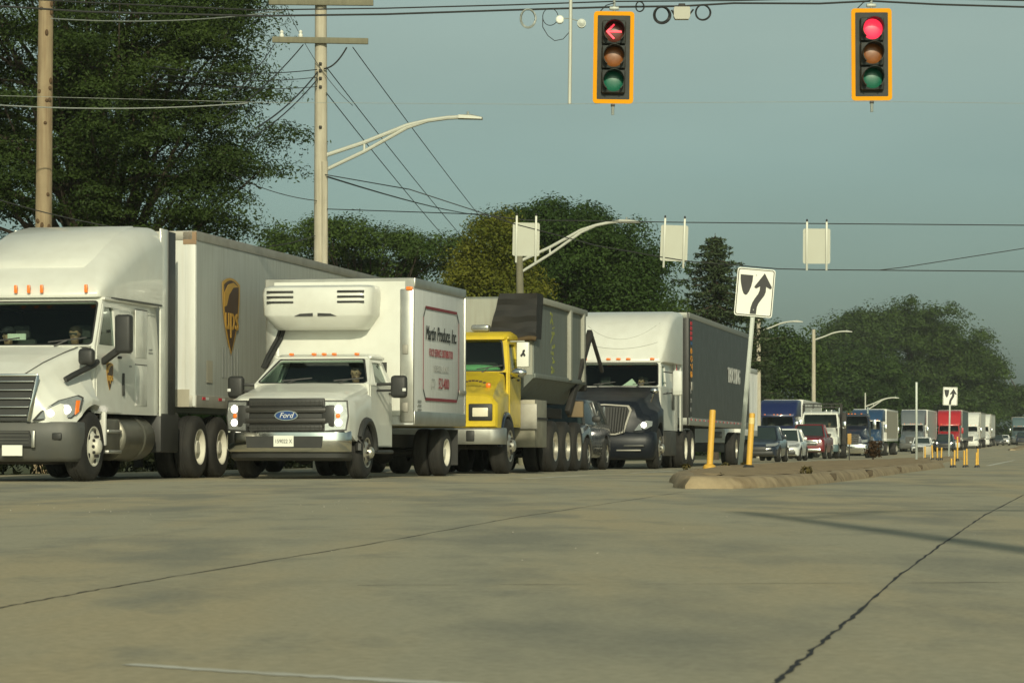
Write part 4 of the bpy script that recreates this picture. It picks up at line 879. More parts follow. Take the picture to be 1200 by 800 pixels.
# ================================================================ smaller road vehicles
def car(name, label, cat, p, Y0, m, L_=4.7, W=1.84, H=1.45, kind='sedan', lit=0, grille='black', X=None, group=None, rims=RIM_A, slope=SL):
    root = place(name, label, cat, p, Y0, slope, X, group); hw = W / 2; k = {'sedan': 0, 'suv': 1, 'pickup': 2}[kind]
    hd = (.66, .92, 1.05)[k]; bl = (.92, 1.08, 1.25)[k]; zb = (.22, .28, .36)[k]; r = (.33, .37, .4)[k]
    tabs = [[(0, .60, .74), (.015, .66, .86), (.05, hd, .95), (.13, hd + .1, 1), (.27, bl - .03, 1), (.5, bl, 1), (.8, bl + .04, 1), (.9, bl + .03, .97), (.98, bl - .06, .9), (1, bl - .25, .85)],
            [(0, .8, .82), (.015, .9, .9), (.05, hd, .96), (.2, bl - .06, 1), (.27, bl, 1), (.95, bl + .03, 1), (1, bl - .1, .93)],
            [(0, .98, .88), (.01, 1.08, .95), (.04, hd + .1, .98), (.2, bl - .05, 1), (.26, bl, 1), (.99, bl, 1), (1, bl - .05, .98)]][k]
    mb = MB(); secs = []; ws = (.19 * L_, .80 * L_) if k < 2 else (.17 * L_, .78 * L_)
    ys = sorted(set([t[0] for t in tabs] + [i / 24 for i in range(25)]))
    for t in ys:
        zt, f = lerp_tab(tabs, t); y = t * L_; w = hw * f; z0 = zb + (.08 if t < .02 or t > .98 else 0)
        zs = z0
        for yw in ws:
            d = (r + .07) ** 2 - (y - yw) ** 2
            if d > 0: zs = max(zs, min(r + math.sqrt(d), zt - .12))
        half = [(0, zt + .02), (w * .55, zt + .012), (w * .84, zt - .015), (w * .95, zt - .06), (w, zt - .16 if zt - .16 > zs else zs + .01), (w, max(zs, .5)), (w * .985, max(zs, z0 + .06)), (w * .95, zs)]
        secs.append((y, half + [(-x, z) for x, z in half[::-1] if x > 0]))
    mb.lofty(secs, m); mb.build('body', root, ang=50)
    g0, g1, g2, g3 = [(.26, .42, .72, .9), (.24, .38, .9, .97), (.26, .38, .56, .62)][k]
    q = MB()
    def plan(w, a, b, z): return [(x, y, z) for x, y in ((-w * .9, a + .1), (-w * .5, a), (w * .5, a), (w * .9, a + .1), (w, a + .35), (w, b - .3), (w * .92, b - .04), (-w * .92, b - .04), (-w, b - .3), (-w, a + .35))]
    q.loft([plan(hw * .93, g0 * L_, g3 * L_, bl - .04), plan(hw * .74, g1 * L_, g2 * L_, H - .05)], GLASS_L); gh = q.build('windows', root, ang=30)
    q = MB(); q.loft([plan(hw * .755, g1 * L_ - .04, g2 * L_ + .04, H - .07), plan(hw * .74, g1 * L_, g2 * L_, H - .015), plan(hw * .55, g1 * L_ + .25, g2 * L_ - .2, H)], m); q.build('roof', root, ang=60)
    q = MB()
    for s in (1, -1):
        ym = (g1 + (g2 - g1) * .45) * L_
        for pa, pb, pw, ph in (((s * hw * .86, g0 * L_ + .04, bl - .05), (s * hw * .69, g1 * L_ + .04, H - .05), .07, .06), ((s * hw * .88, g3 * L_ - .1, bl - .05), (s * hw * .70, g2 * L_ - .06, H - .05), .12, .09), ((s * hw * .94, ym, bl - .05), (s * hw * .76, ym, H - .05), .03, .08)):
            q = MB(); q.bar(pa, pb, pw, ph, m, .02); q.build('pillar', root)
    for s in (1, -1):
        for y in ws: wheel(root, s * (hw - .09), y, r, .22, rims, 'car', s, 20)
        zl = (.63, .78, .88)[k]; dz = (.11, .15, .22)[k]
        h = MB(); x0 = hw * (.5 if k < 2 else .62)
        h.loft([[(s * x0, .02, zl - .02), (s * hw * .82, .12, zl), (s * hw * .94, .34, zl + .06), (s * hw * .93, .34, zl + dz + .03), (s * hw * .8, .13, zl + dz), (s * x0, .04, zl + dz * .75)], [(s * x0, -.035, zl - .02), (s * hw * .86, .06, zl), (s * hw * .99, .3, zl + .06), (s * hw * .98, .3, zl + dz + .03), (s * hw * .85, .08, zl + dz), (s * x0, -.015, zl + dz * .75)]], HLENS); hl = h.build('headlight', root)
        if lit:
            h = MB(); h.lathe([(.07, 0), (.065, .02), (0, .022)], (s * hw * .74, .03, zl + dz * .45), (0, -1, 0), HLAMP, 12); h.build('bulb', hl)
        h = MB(); h.box((s * (hw + .09), g0 * L_ + .42, bl + .08), (.2, .12, .14), m if k == 0 else BLK_PL, .04); h.build('side_mirror', root)
    q = MB(); zg = (.5, .66, .88)[k]; hg = (.2, .28, .3)[k]
    q.box((0, .0, zg), (W * (.5 if k < 2 else .6), .07, hg), BLK_PL if grille == 'black' else CHROME, .03)
    if grille == 'chrome':
        q.box((0, -.03, zg + .07), (W * .56, .03, hg * .28), BLK_PL, .01); q.box((0, -.03, zg - .08), (W * .56, .03, hg * .28), BLK_PL, .01)
    q.build('grille', root)
    q = MB(); q.box((0, .02, zb + .14), (W * .8, .1, .16), BLK_PL if grille == 'black' else CHROME, .04); q.build('front_bumper', root)
    if k == 2:
        q = MB(); q.box((0, L_ * .81, bl + .0), (W - .3, L_ * .36, .05), BLK_PL); q.build('bed', root)
    return root
DARKCAR = mat('charcoal_car_paint', (.05, .052, .05), .25, var=.08, coat=.7)
DARKBLUE = mat('dark_blue_car_paint', (.02, .028, .045), .22, var=.08, coat=.7)
PEARL = mat('pearl_white_car_paint', (.74, .76, .74), .25, var=.03, coat=.6)
car('parked_car' if 0 else 'car', 'dark grey car squeezed between the yellow truck and the black hooded semi', 'car', -11.78, 63.6, DARKCAR, 4.3, 1.9, 1.62, 'suv', 1)
car('car', 'dark blue sedan just behind the black trailer, ahead of the white sedan', 'car', -12.3, 112, DARKBLUE, 4.7, 1.85, 1.45, 'sedan')
car('car', 'white sedan between the dark blue sedan and the maroon pickup', 'car', -12.95, 128, PEARL, 4.7, 1.85, 1.46, 'sedan')
car('pickup_truck', 'maroon pickup truck with chrome grille and one lit headlight', 'pickup', -14.2, 155, MAROON, 5.8, 2.03, 1.92, 'pickup', 1, 'chrome')
car('car', 'small white car low in front of the tall grey semi', 'car', -12.9, 252, PEARL, 4.3, 1.8, 1.45, 'sedan')
car('suv', 'dark blue suv in front of the red semi', 'suv', -12.1, 281, DARKBLUE, 4.8, 1.9, 1.75, 'suv', 1)
car('car', 'white car farthest down the queue, right of the white trailers', 'car', -8.9, 398, PEARL, 4.6, 1.82, 1.5, 'suv')
car('car', 'dark car half hidden behind the last white trailer', 'car', -9.7, 396, DARKCAR, 4.6, 1.82, 1.5, 'sedan')
car('pickup_truck', 'dark pickup at the right edge beside the teal semi', 'pickup', -6.2, 405, NAVY, 5.6, 2.0, 1.9, 'pickup')

def semi(label, p, Y0, hoodm, cabm, fairm, trm, frontm, bump=GRY_PL, H=4.05, ybk=5.0, tl=14, sleeper=True, frame=None, grille=BLK_PL, visor=None, fw=1.2, lit=0, ribs=0, group=None, dz=0, name='semi_truck', tw=1.27):
    root = place(name, label, 'truck', p, Y0, dz=dz, group=group)
    hood(root, [(.1, 1.5, .62, .9, 1.12, .85), (.3, 1.6, .7, 1.1, 1.24, .82), (.8, 1.76, .8, 1.22, 1.34, .8), (1.6, 1.98, .98, 1.2, 1.32, .8), (1.75, 2.0, 1.02, 1.1, 1.28, .8)], (1.05, .62, .52), hoodm)
    yb = ybk if sleeper else 3.3
    cab(root, dict(hw=1.1, hwt=1.03, yc=1.7, zc=2.0, yw=2.1, zw=2.62, yb=yb, zs=.95, yd=2.9, win=(1.95, 2.7, 1.98, 2.52), seat=1.45, pillar=.08, dz=1.0), cabm)
    bumper(root, 1.22, 0, [(.28, .14), (.36, .04), (.7, 0), (.86, .05)], bump, wrap=.55, bow=.14)
    g = MB(); g.plate([(-.55, 0), (.55, 0), (.62, .6), (-.62, .6)], [], (0, .0, .88), (1, 0, 0), V((0, .1, .62)).normalized(), .05, grille)
    for i in range(5): g.box((0, -.01 + i * .018, .95 + i * .115), (1.1, .03, .022), CHROME)
    g.build('grille', root)
    if sleeper:
        f = MB(); zt = H - .05
        f.lofty([(y, rring(w, 2.62, z, rt, .02, 6)) for y, z, w, rt in ((2.05, 2.72, 1.0, .06), (2.15, 2.85, fw - .1, .14), (2.5, 2.85 + (zt - 2.85) * .55, fw - .03, .2), (3.0, 2.85 + (zt - 2.85) * .85, fw, .2), (3.8, zt, fw, .16), (yb, zt, fw, .14))], fairm); fa = f.build('roof_fairing', root, ang=60)
        lamps(root, (-.8, -.22, 0, .22, .8), 2.04, 2.74, AMBER, (.1, .05, .05), fa)
    else:
        f = MB(); f.lofty([(2.05, rring(.98, 2.6, 2.68, .05, .02)), (2.3, rring(1.02, 2.6, 2.78, .12, .02)), (yb, rring(1.02, 2.6, 2.8, .12, .02))], cabm); fa = f.build('roof', root, ang=60); lamps(root, (-.6, -.2, 0, .2, .6), 2.1, 2.76, AMBER, (.1, .08, .05), fa)
    if visor:
        f = MB(); f.box((0, 1.98, 2.66), (2.1, .34, .07), visor, .03); f.build('sun_visor', root)
    for s in (1, -1):
        headlight(root, (.74, .02, .94), (.9, .44, 0), (0, .06, 1), [(0, 0), (.4, .05), (.42, .22), (.05, .18)], [(.2, .11, .065, HLAMP)] if lit else [], None, s)
        b = MB(); b.box((s * 1.42, 2.0, 2.1), (.22, .14, .6), CHROME if cabm is not RED else RED, .04); b.bar((s * 1.1, 2.05, 2.35), (s * 1.4, 2, 2.35), .03, .03, BLK_PL); b.build('side_mirror', root)
        b = MB(); b.lathe([(0, 0), (.3, 0), (.3, 1.4), (0, 1.4)], (s * .88, 2.4, .62), (0, 1, 0), ALU, 18); b.build('fuel_tank', root)
        if not sleeper:
            b = MB(); b.tube([(s * .9, yb + .15, .9), (s * .9, yb + .15, 3.2)], .07, CHROME, 10); b.build('exhaust_stack', root)
        wheel(root, s * 1.06, 1.05, .5, .3, RIM_A, 'front', s, 20)
        for y in (yb + .6, yb + 1.9): wheel(root, s * 1.06, y, .5, .55, RIM_W, 'dual', s, 20)
        if tl > 6:
            for y in (yb + tl - 2.6, yb + tl - 1.3): wheel(root, s * 1.06, y, .5, .55, RIM_W, 'dual', s, 20)
    chassis(root, .4, yb + 2.6); axle(root, 1.05, .5)
    if tl: trailer_box(root, yb + .9, yb + .9 + tl, tw, 1.12, H, trm, frontm, frame or ALU_DULL, frame or ALU_DULL, ribs=ribs, posts=.14, tape=False)
    return root
semi('royal blue sleeper semi standing behind the white flatbed truck', -18.3, 178, BLUE, BLUE, BLUE, W_PANEL, W_PANEL, H=3.75, frame=W_PANEL, fw=1.22)
dk = semi('short dark navy day cab truck right of the white flatbed', -13.45, 176, NAVY, NAVY, NAVY, W_PANEL, W_PANEL, sleeper=False, tl=0, H=3.3, bump=CHROME, lit=0)
semi('steel blue semi with pale oval badge and white edged tan trailer', -15.25, 215, STEELBLUE, STEELBLUE, STEELBLUE, TAN_TR, W_PANEL, H=3.6, frame=W_PANEL, tl=15, visor=ALU, bump=TEAL, fw=1.22)
bb = [o for o in COL.objects if o.get('label', '').startswith('steel blue semi')][0]
b = MB(); q = [(.35 * math.cos(2 * math.pi * i / 20), .13 * math.sin(2 * math.pi * i / 20)) for i in range(20)]; b.plate(q, [], (.1, 2.42, 3.02), (1, 0, 0), (0, .35, 1), .03, INK_G); b.build('oval_badge', bb)
semi('tall grey semi with slate fairing and white edged trailer beside the thin post', -15.1, 277, SLATE, SLATE, SLATE, GREY_TR, W_PANEL, H=4.15, frame=W_PANEL, tl=20, visor=W_PANEL, fw=1.2)
semi('bright red sleeper semi pulling a dark green container', -12.5, 300, RED, RED, RED, CONTAINER, CONTAINER, H=4.3, tl=19, fw=1.25, bump=W_PANEL, ribs=1.2)
semi('white semi with pale trailer right behind the red semi', -11.6, 335, W_PAINT, W_PAINT, W_PAINT, W_PANEL, W_PANEL, H=4.3, tl=21, fw=1.22, bump=W_PANEL)
semi('white semi with pale trailer, last of the white ones down the queue', -11.2, 368, W_PAINT, W_PAINT, W_PAINT, W_PANEL, W_PANEL, H=4.25, tl=21, fw=1.22, bump=W_PANEL)
semi('grey teal semi with white trailer at the right edge of the picture', -6.95, 420, TEAL, TEAL, TEAL, W_PANEL, W_PANEL, H=4.1, tl=12, fw=1.15)

# box truck tucked behind the black trailer
bt = place('box_truck', 'pale ribbed box truck close behind the black trailer', 'truck', -11.8, 90.3)
hood(bt, [(.05, 1.3, .72, .95, 1.15, .7), (.4, 1.4, .8, 1.0, 1.25, .6), (1.2, 1.55, .86, 1.0, 1.28, .55)], (.8, .45, .42), W_PAINT)
cab(bt, dict(hw=.98, hwt=.9, yc=1.15, zc=1.52, yw=1.5, zw=2.1, yb=2.3, zs=.55, yd=2.2, win=(1.35, 2.05, 1.5, 2.02), seat=1.05, pillar=.08, dz=.6), W_PAINT)
bumper(bt, 1.0, -.05, [(.4, .03), (.6, 0), (.66, .04)], GRY_PL, wrap=.3)
trailer_box(bt, 2.4, 7.1, 1.22, .95, 3.2, W_BOX, W_PANEL, W_PANEL, W_PANEL, ribs=.4, name='cargo_box', tape=False)
for s in (1, -1):
    wheel(bt, s * .9, .8, .41, .25, RIM_W, 'front', s); wheel(bt, s * .98, 5.6, .41, .4, RIM_W, 'dual', s)
    b = MB(); b.box((s * .72, .02, .95), (.3, .06, .2), HLENS, .03); b.build('headlight', bt)
chassis(bt, .3, 7, .85, .5, .75)

# white flatbed with rack, lane behind the maroon pickup
fb = place('flatbed_truck', 'white flatbed truck with dark rack behind its cab, in back of the maroon pickup', 'truck', -14.35, 164.2)
hood(fb, [(.05, 1.5, .75, .98, 1.25, .75), (.3, 1.58, .82, 1.1, 1.3, .7), (.9, 1.7, .86, 1.12, 1.3, .6), (1.3, 1.8, .92, 1.08, 1.3, .6)], (.9, .52, .48), W_PAINT)
cab(fb, dict(hw=1.08, hwt=1.0, yc=1.25, zc=1.78, yw=1.55, zw=2.58, yb=2.6, zs=.8, yd=2.4, win=(1.5, 2.2, 1.78, 2.45), seat=1.3, pillar=.09, dz=.85), W_PAINT)
b = MB(); b.lofty([(1.5, rring(.98, 2.56, 2.64, .05, .02)), (1.8, rring(1.0, 2.56, 2.74, .1, .02)), (2.6, rring(1.0, 2.56, 2.74, .1, .02))], W_PAINT); rf = b.build('roof', fb); lamps(fb, (-.6, .3, .6), 1.8, 2.76, HLENS, (.14, .1, .1), rf)
bumper(fb, 1.15, -.1, [(.4, .03), (.45, 0), (.75, 0), (.8, .04)], TEAL, wrap=.4)
b = MB(); b.plate([(-.5, 0), (.5, 0), (.5, .5), (-.5, .5)], [], (0, .02, .88), (1, 0, 0), (0, 0, 1), .03, BLK_PL); b.build('grille', fb)
b = MB()
for s in (1, -1): b.box((s * 1.1, 3.0, 2.0), (.14, .2, 2.3), CHASSIS); b.box((s * .55, 3.0, 3.08), (.06, .06, .3), CHASSIS)
for z in (3.0, 3.2, 2.4): b.box((0, 3.0, z), (2.3, .1, .06), CHASSIS)
for i in range(12): b.box((-1.05 + i * .19, 3.0, 3.1), (.02, .02, .2), CHASSIS)
b.box((1.28, 2.85, 1.75), (.3, .5, 1.9), CHASSIS, .05); b.box((0, 5.2, 1.15), (2.4, 4.6, .16), CHASSIS, .02); b.build('rack', fb)
for s in (1, -1):
    headlight(fb, (.68, .03, .98), (1, .3, 0), (0, .03, 1), [(0, 0), (.34, 0), (.34, .26), (0, .26)], [(.17, .13, .09, mat('pinkish_lamp', (.85, .6, .55), .3, emit=.3, ecol=(1, .6, .5)))], CHROME, s)
    b = MB(); b.box((s * 1.4, 1.5, 1.95), (.2, .12, .42), CHROME, .04); b.bar((s * 1.08, 1.5, 2.1), (s * 1.4, 1.5, 2.1), .03, .03, CABLE); b.build('side_mirror', fb)
    wheel(fb, s * 1.0, .9, .46, .28, RIM_A, 'front', s, 20); wheel(fb, s * 1.0, 5.4, .46, .5, RIM_A, 'dual', s, 20)
chassis(fb, .4, 7, .85, .7, .95)
person(fb, (.48, 2.1, 1.3), 'driver behind the wide windshield of the white flatbed truck', (.05, .06, .06))
# ================================================================ traffic signals on the span wire
SIGY0 = 41.7
LENS_R = mat('red_lens_lit', (.8, .02, .06), .3, emit=1.3, ecol=(1, .03, .065), var=.1, scale=30)
LENS_RO = mat('red_lens_dark', (.11, .03, .02), .3, var=.4, scale=12)
LENS_A = mat('amber_lens_dark', (.25, .085, .02), .3, var=.35, scale=14)
LENS_G = mat('green_lens_dark', (.012, .14, .085), .3, var=.35, scale=14)
def signal(label, u, v, arrow, tilt):
    c = P(u, v, SIGY0)
    root = thing('traffic_light', label, 'traffic light', c, (0, R(tilt), 0), 'traffic signals on the span wire')
    def rr(w, h, r):
        return [(x + r * math.cos(R(a + 22.5 * i)), z + r * math.sin(R(a + 22.5 * i))) for x, z, a in ((w - r, -h + r, -90), (w - r, h - r, 0), (-w + r, h - r, 90), (-w + r, -h + r, 180)) for i in range(5)]
    b = MB(); b.plate(rr(.297, .675, .05), [rr(.24, .615, .015)], (0, 0, 0), (1, 0, 0), (0, 0, 1), .014, SIGY); b.build('yellow_border', root)
    b = MB(); b.plate(rr(.243, .618, .015), [], (0, .004, 0), (1, 0, 0), (0, 0, 1), .01, SIGK); b.build('backplate', root)
    b = MB()
    for k in (1, 0, -1): b.box((0, .0, k * .36), (.35, .16, .352), SIGK, .035, None, 3); b.box((0, -.085, k * .36), (.33, .02, .33), SIGK, .012)
    h = b.build('housing', root)
    for k, m in ((1, LENS_RO if arrow else LENS_R), (0, LENS_A), (-1, LENS_G)):
        b = MB(); b.lathe([(.15, 0), (.14, .008), (.1, .017), (.05, .022), (0, .023)], (0, -.095, k * .36), (0, -1, 0), m, 28); ln = b.build('lens', root)
        if arrow and k == 1:
            q = MB(); y = -.124
            q.bar((.11, y, .36), (-.105, y, .36), .012, .026, LENS_R); q.bar((-.11, y - .003, .352), (.0, y - .003, .465), .012, .026, LENS_R); q.bar((-.11, y - .006, .368), (.0, y - .006, .255), .012, .026, LENS_R); q.build('red_arrow', ln)
        b = MB(); n = 26; ri = []
        for L_, ro in ((0, .157), (1, .157), (1, .148), (0, .148)):
            r = []
            for i in range(n + 1):
                a = R(-50 + 280 * i / n); d = .27 * (.55 + .45 * math.sin(max(0, min(math.pi, a)))) if L_ else 0
                r.append((ro * math.cos(a), -.094 - d, k * .36 + ro * math.sin(a)))
            ri.append(r)
        b.loft(ri + [ri[0]], SIGK, False, False, False); b.build('visor', root)
    b = MB(); b.tube([(0, .02, .66), (0, .02, .85)], .02, GALV, 8); b.box((0, .02, .72), (.14, .06, .05), GALV, .01); b.tube([(-.2, .02, .68), (-.12, 0, .76), (0, 0, .8)], .008, CABLE, 6); b.build('hanger', root)
    b = MB(); b.box((0, .02, -.7), (.06, .05, .04), BLK_PL, .008); b.tube([(0, .02, -.7), (0, .02, -.84)], .022, GALV, 8); b.build('tether_stub', root)
    return root
signal('yellow bordered traffic light showing a red left arrow', 719, 67.5, True, .8)
signal('yellow bordered traffic light showing a full red disc', 1021.5, 64, False, -.3)

def cable(label, pts, r, m=CABLE, name='overhead_wire', n=6):
    b = MB(); b.tube(pts, r, m, n); o = b.build(name); tag(o, label, 'wire'); return o
def pc(Y, *uv): return [P(u, v, Y) for u, v in uv]
cable('thick bundled signal cable spanning the top of the picture', pc(SIGY0 + .1, (-640, -60), (-200, -6), (100, 14), (300, 19), (450, 17), (600, 12), (718, 8.5), (800, 7.5), (860, 4), (960, 4.5), (1021, 1.5), (1100, 5.5), (1250, 10), (1800, -60)), .0145, n=8)
cable('thin messenger wire just above the signal cable', pc(SIGY0 + .1, (-640, -70), (-200, -14), (100, 3), (300, 12), (450, 10), (600, 6), (718, 2), (860, 1), (1021, -3), (1250, 2), (1800, -75)), .011)
cable('faint tether wire along the bottoms of the traffic lights', pc(SIGY0 + .02, (-640, 96), (300, 120), (638, 122.5), (718, 121), (1021, 119), (1250, 122), (1800, 100)), .0035, GALV)
for u in range(320, 700, 38):
    pass
def coil(label, u, v, ru, rv, loops, rr_=.008, m=CABLE, Y=SIGY0):
    b = MB(); c = P(u, v, Y)
    for k in range(loops):
        a_, b_ = ru * Y / FOC * (1 - .09 * k), rv * Y / FOC * (1 - .06 * k)
        b.tube([c + V((a_ * math.cos(t), .03 * k + .02 * math.sin(2 * t), b_ * math.sin(t) + (rv * Y / FOC - b_) )) for t in [2 * math.pi * i / 28 for i in range(29)]], rr_, m, 6, False)
    tag(b.build('cable_coil'), label, 'cable coil')
coil('pale coil of cable hanging left of the white rod', 619, 22, 9, 11, 2, .012, GALV)
coil('loose thin loop of cable beside the round sensor', 645, 20, 9, 10, 1, .006)
coil('small tight coil just right of the red arrow light', 750, 8, 5, 6, 2, .008)
coil('dark cable coil left of the pale junction box', 776, 18, 10, 10, 3, .012)
coil('dark cable coil right of the pale junction box', 824, 15, 9, 9, 2, .010)
b = MB(); b.tube(pc(SIGY0, (636, 22), (636, 32), (642, 42), (650, 48), (660, 46), (667, 38)), .006, CABLE, 6); tag(b.build('overhead_wire'), 'thin slack wire drooping to the white rod', 'wire')
jb = thing('junction_box', 'pale junction box hanging from the signal cable between two coils', 'junction box', P(799, 16, SIGY0))
b = MB(); b.loftz([(z, [(x * w, y) for x, y in ((-.12, -.07), (.12, -.07), (.12, .07), (-.12, .07))]) for z, w in ((-.09, .82), (-.05, 1), (.07, 1), (.09, .9))], mat('pale_box_plastic', (.45, .45, .38), .6, var=.1)); b.build('box', jb)
b = MB(); b.box((0, 0, .115), (.1, .05, .06), CHASSIS, .01); b.tube([(-.15, 0, .05), (-.11, 0, -.02)], .014, CABLE, 6); b.tube([(.17, 0, .06), (.11, 0, -.02)], .014, CABLE, 6); b.build('clamp', jb)
def sensor(label, u, v, r, lit):
    s = thing('detector_sensor', label, 'sensor', P(u, v, SIGY0 - .05))
    b = MB(); b.lathe([(.0, 0), (r, 0), (r, .09), (r * .7, .12), (0, .12)], (0, -.06, 0), (0, 1, 0), GALV, 18); b.build('housing', s)
    b = MB(); b.lathe([(r * .78, 0), (0, .01)], (0, -.062, 0), (0, -1, 0), SIGNW if lit else GALV, 18); b.build('face', s)
sensor('small round sensor with white face left of the rod', 656, 23.5, .06, True); sensor('small grey round sensor right of the rod', 681.5, 28, .065, False)
b = MB(); b.tube(pc(SIGY0 - .02, (669, -30), (668.5, 40), (667.5, 122)), .026, ARMW, 10); tag(b.build('hanging_rod'), 'long thin white rod hanging down beside the red arrow light', 'rod')
b = MB(); b.tube(pc(SIGY0, (656, 22), (668, 22), (682, 26)), .008, GALV, 6); tag(b.build('sensor_bracket'), 'thin bracket joining the two round sensors', 'bracket')

# signs for the oncoming lanes, seen from behind
def backsign(label, u, v, w, h, tilt, Y=62):
    root = thing('overhead_sign', label, 'sign', P(u, v, Y), (0, R(tilt), 0), 'overhead signs seen from behind'); k = Y / FOC
    W_, H_ = w * k / 2, h * k / 2; r = .04
    q = [(x + r * math.cos(R(a + 30 * i)), z + r * math.sin(R(a + 30 * i))) for x, z, a in ((W_ - r, -H_ + r, -90), (W_ - r, H_ - r, 0), (-W_ + r, H_ - r, 90), (-W_ + r, -H_ + r, 180)) for i in range(4)]
    b = MB(); b.plate(q, [], (0, 0, 0), (1, 0, 0), (0, 0, 1), .006, SIGNBACK); b.build('panel', root)
    for s in (1, -1):
        b = MB(); b.box((s * W_ * .72, -.02, 0), (.045, .03, 2 * H_ + .3), ARMW, .006); b.lathe([(.02, 0), (.02, .05), (0, .06)], (s * W_ * .72, -.02, H_ + .15), (0, 0, 1), BLK_PL, 8); b.build('hanger_bar', root)
backsign('leftmost overhead sign back, in front of the yellowish tree', 616.5, 280.5, 31.5, 39, 1)
backsign('middle overhead sign back, beside the spruce top', 790, 285, 32, 42, 2)
backsign('rightmost overhead sign back, alone against the sky', 957, 288.5, 32, 41, .3)
UPX = (377 - 600) * 67 / FOC
cable('upper span wire carrying the three sign backs', [V((UPX, 67, 5.13))] + pc(62, (560, 251), (616, 258), (700, 259), (790, 260.5), (957, 262), (1200, 264), (1700, 262)), .012)
cable('lower span wire under the three sign backs', [V((UPX, 67, 5.95))] + pc(62, (480, 222), (560, 248), (605, 263), (632, 270), (700, 288), (774, 301), (806, 306), (912, 315), (957, 316), (1200, 318), (1700, 322)), .012)
cable('slanting guy wire rising to the right from the lower span wire', pc(62.1, (1030, 316.5), (1060, 313), (1200, 291), (1700, 215)), .01)

# ================================================================ keep right signs, posts
def keepright(label, u, v, Y, lean, pole_h, w, h, gw=.085):
    base = P(u, v, Y); base.z = gz(Y) + .12
    root = thing('keep_right_sign', label, 'sign', base, (0, R(lean), 0), 'keep right signs on the median')
    b = MB(); b.box((0, .03, pole_h / 2), (gw, .03, pole_h), GALV, .006)
    for s in (1, -1): b.box((s * gw * .45, .01, pole_h / 2), (.008, .03, pole_h), GALV)
    b.build('post', root)
    zc = pole_h - h / 2 + .02
    def rr(W_, H_, r): return [(x + r * math.cos(R(a + 30 * i)), z + r * math.sin(R(a + 30 * i))) for x, z, a in ((W_ - r, -H_ + r, -90), (W_ - r, H_ - r, 0), (-W_ + r, H_ - r, 90), (-W_ + r, -H_ + r, 180)) for i in range(4)]
    b = MB(); o = (0, -.012, zc); A, B = (1, 0, 0), (0, 0, 1)
    b.plate(rr(w / 2, h / 2, .05), [], o, A, B, .01, SIGNW); pn = b.build('panel', root)
    b = MB(); y = -.016
    b.plate(rr(w / 2 - .018, h / 2 - .018, .04), [rr(w / 2 - .034, h / 2 - .034, .03)], (0, y, zc), A, B, .003, SIGNB)
    f = lambda pts: [((px - .5) * w, (.5 - py) * h) for px, py in pts]
    b.plate(f([(.09, .145), (.42, .145), (.415, .26), (.39, .38), (.345, .49), (.295, .555), (.255, .565), (.205, .54), (.16, .46), (.115, .33), (.095, .24)]), [], (0, y, zc), A, B, .003, SIGNB)
    b.plate(f([(.72, .085), (.83, .23), (.935, .365), (.925, .4), (.88, .405), (.785, .365), (.785, .47), (.755, .55), (.69, .63), (.62, .72), (.585, .8), (.575, .95), (.41, .95), (.42, .82), (.455, .71), (.52, .61), (.585, .53), (.62, .45), (.625, .365), (.53, .415), (.485, .405), (.475, .375), (.6, .23)]), [], (0, y, zc), A, B, .003, SIGNB)
    b.build('symbol', pn)
    b = MB()
    for k in (.36, -.36): b.lathe([(.012, 0), (.01, .008), (0, .009)], (0, y - .002, zc + k * h), (0, -1, 0), GALV, 10)
    b.build('bolt', pn); return root
keepright('large leaning keep right sign near the tip of the median', 867, 545, 55, 4.9, 3.83, .735, .93)
keepright('small far keep right sign upright in front of the red semi', 1112, 536, 145, 1.2, 3.55, .74, .93)
def post(label, u, Y, h, lean, group=None, r=.055, top=.15):
    x = (u - 600) * Y / FOC
    root = thing('delineator_post', label, 'post', (x, Y, gz(Y) + top), (R(random.uniform(-2, 2)), R(lean), 0), group or 'yellow delineator posts')
    b = MB(); b.lathe([(r, .02), (r, h - .03), (r * .9, h - .005), (0, h)], (0, 0, 0), (0, 0, 1), POSTY, 14); b.build('tube', root)
    b = MB(); b.lathe([(r * 2.1, -.03), (r * 2.1, .02), (r * 1.5, .05), (r * 1.05, .06)], (0, 0, 0), (0, 0, 1), POSTY if label.startswith('yellow tube post left') else BLK_PL, 14); b.build('base', root)
    return root
p1 = post('yellow tube post left of the large keep right sign', 831.5, 48.5, .99, 3.2, r=.054)
p2 = post('yellow tube post right of the large keep right sign', 877.5, 46, .90, 3.6, r=.048)
b = MB(); b.lathe([(.05, 0), (.05, .1)], (0, 0, .72), (0, 0, 1), mat('pale_band', (.75, .6, .25), .5), 14); b.build('reflective_band', p2)
for (u, Y, h, ln, lb) in ((1084, 100, .46, 0, 'leftmost of the short posts at the far end of the median'), (1093, 98, .5, -3, 'short post beside the pale board on the median end'), (1098.5, 97, .42, -1, 'short post third from the left at the median end'), (1103, 100, .42, 2, 'short post just left of the small keep right sign'),
                          (1118.5, 76, .46, 1, 'short post just right of the small keep right sign'), (1122, 90, .75, 0, 'tallest of the far short posts, in front of the red semi'), (1115, 75, .24, 0, 'very short stub of a post at the foot of the small sign'),
                          (1130, 76, .45, 0, 'left one of a pair of short posts on the open road'), (1133, 77, .5, 0, 'right one of a pair of short posts on the open road'), (1144, 75.5, .4, 2, 'leaning short post of the rightmost pair'), (1146, 77, .5, 0, 'rightmost short post of all, pale tipped')):
    p = post(lb, u, Y, h, ln, r=.028 if Y > 80 else .024, top=0 if 1110 < u < 1121 or u > 1125 else .14)
b = MB()
bd = thing('board_stand', 'pale board on two short legs at the far end of the median', 'board', (SL * 104 - 5.1, 104, gz(104) + .15))
b.box((0, 0, .3), (.3, .03, .3), TAN_TR, .005); b.build('board', bd)
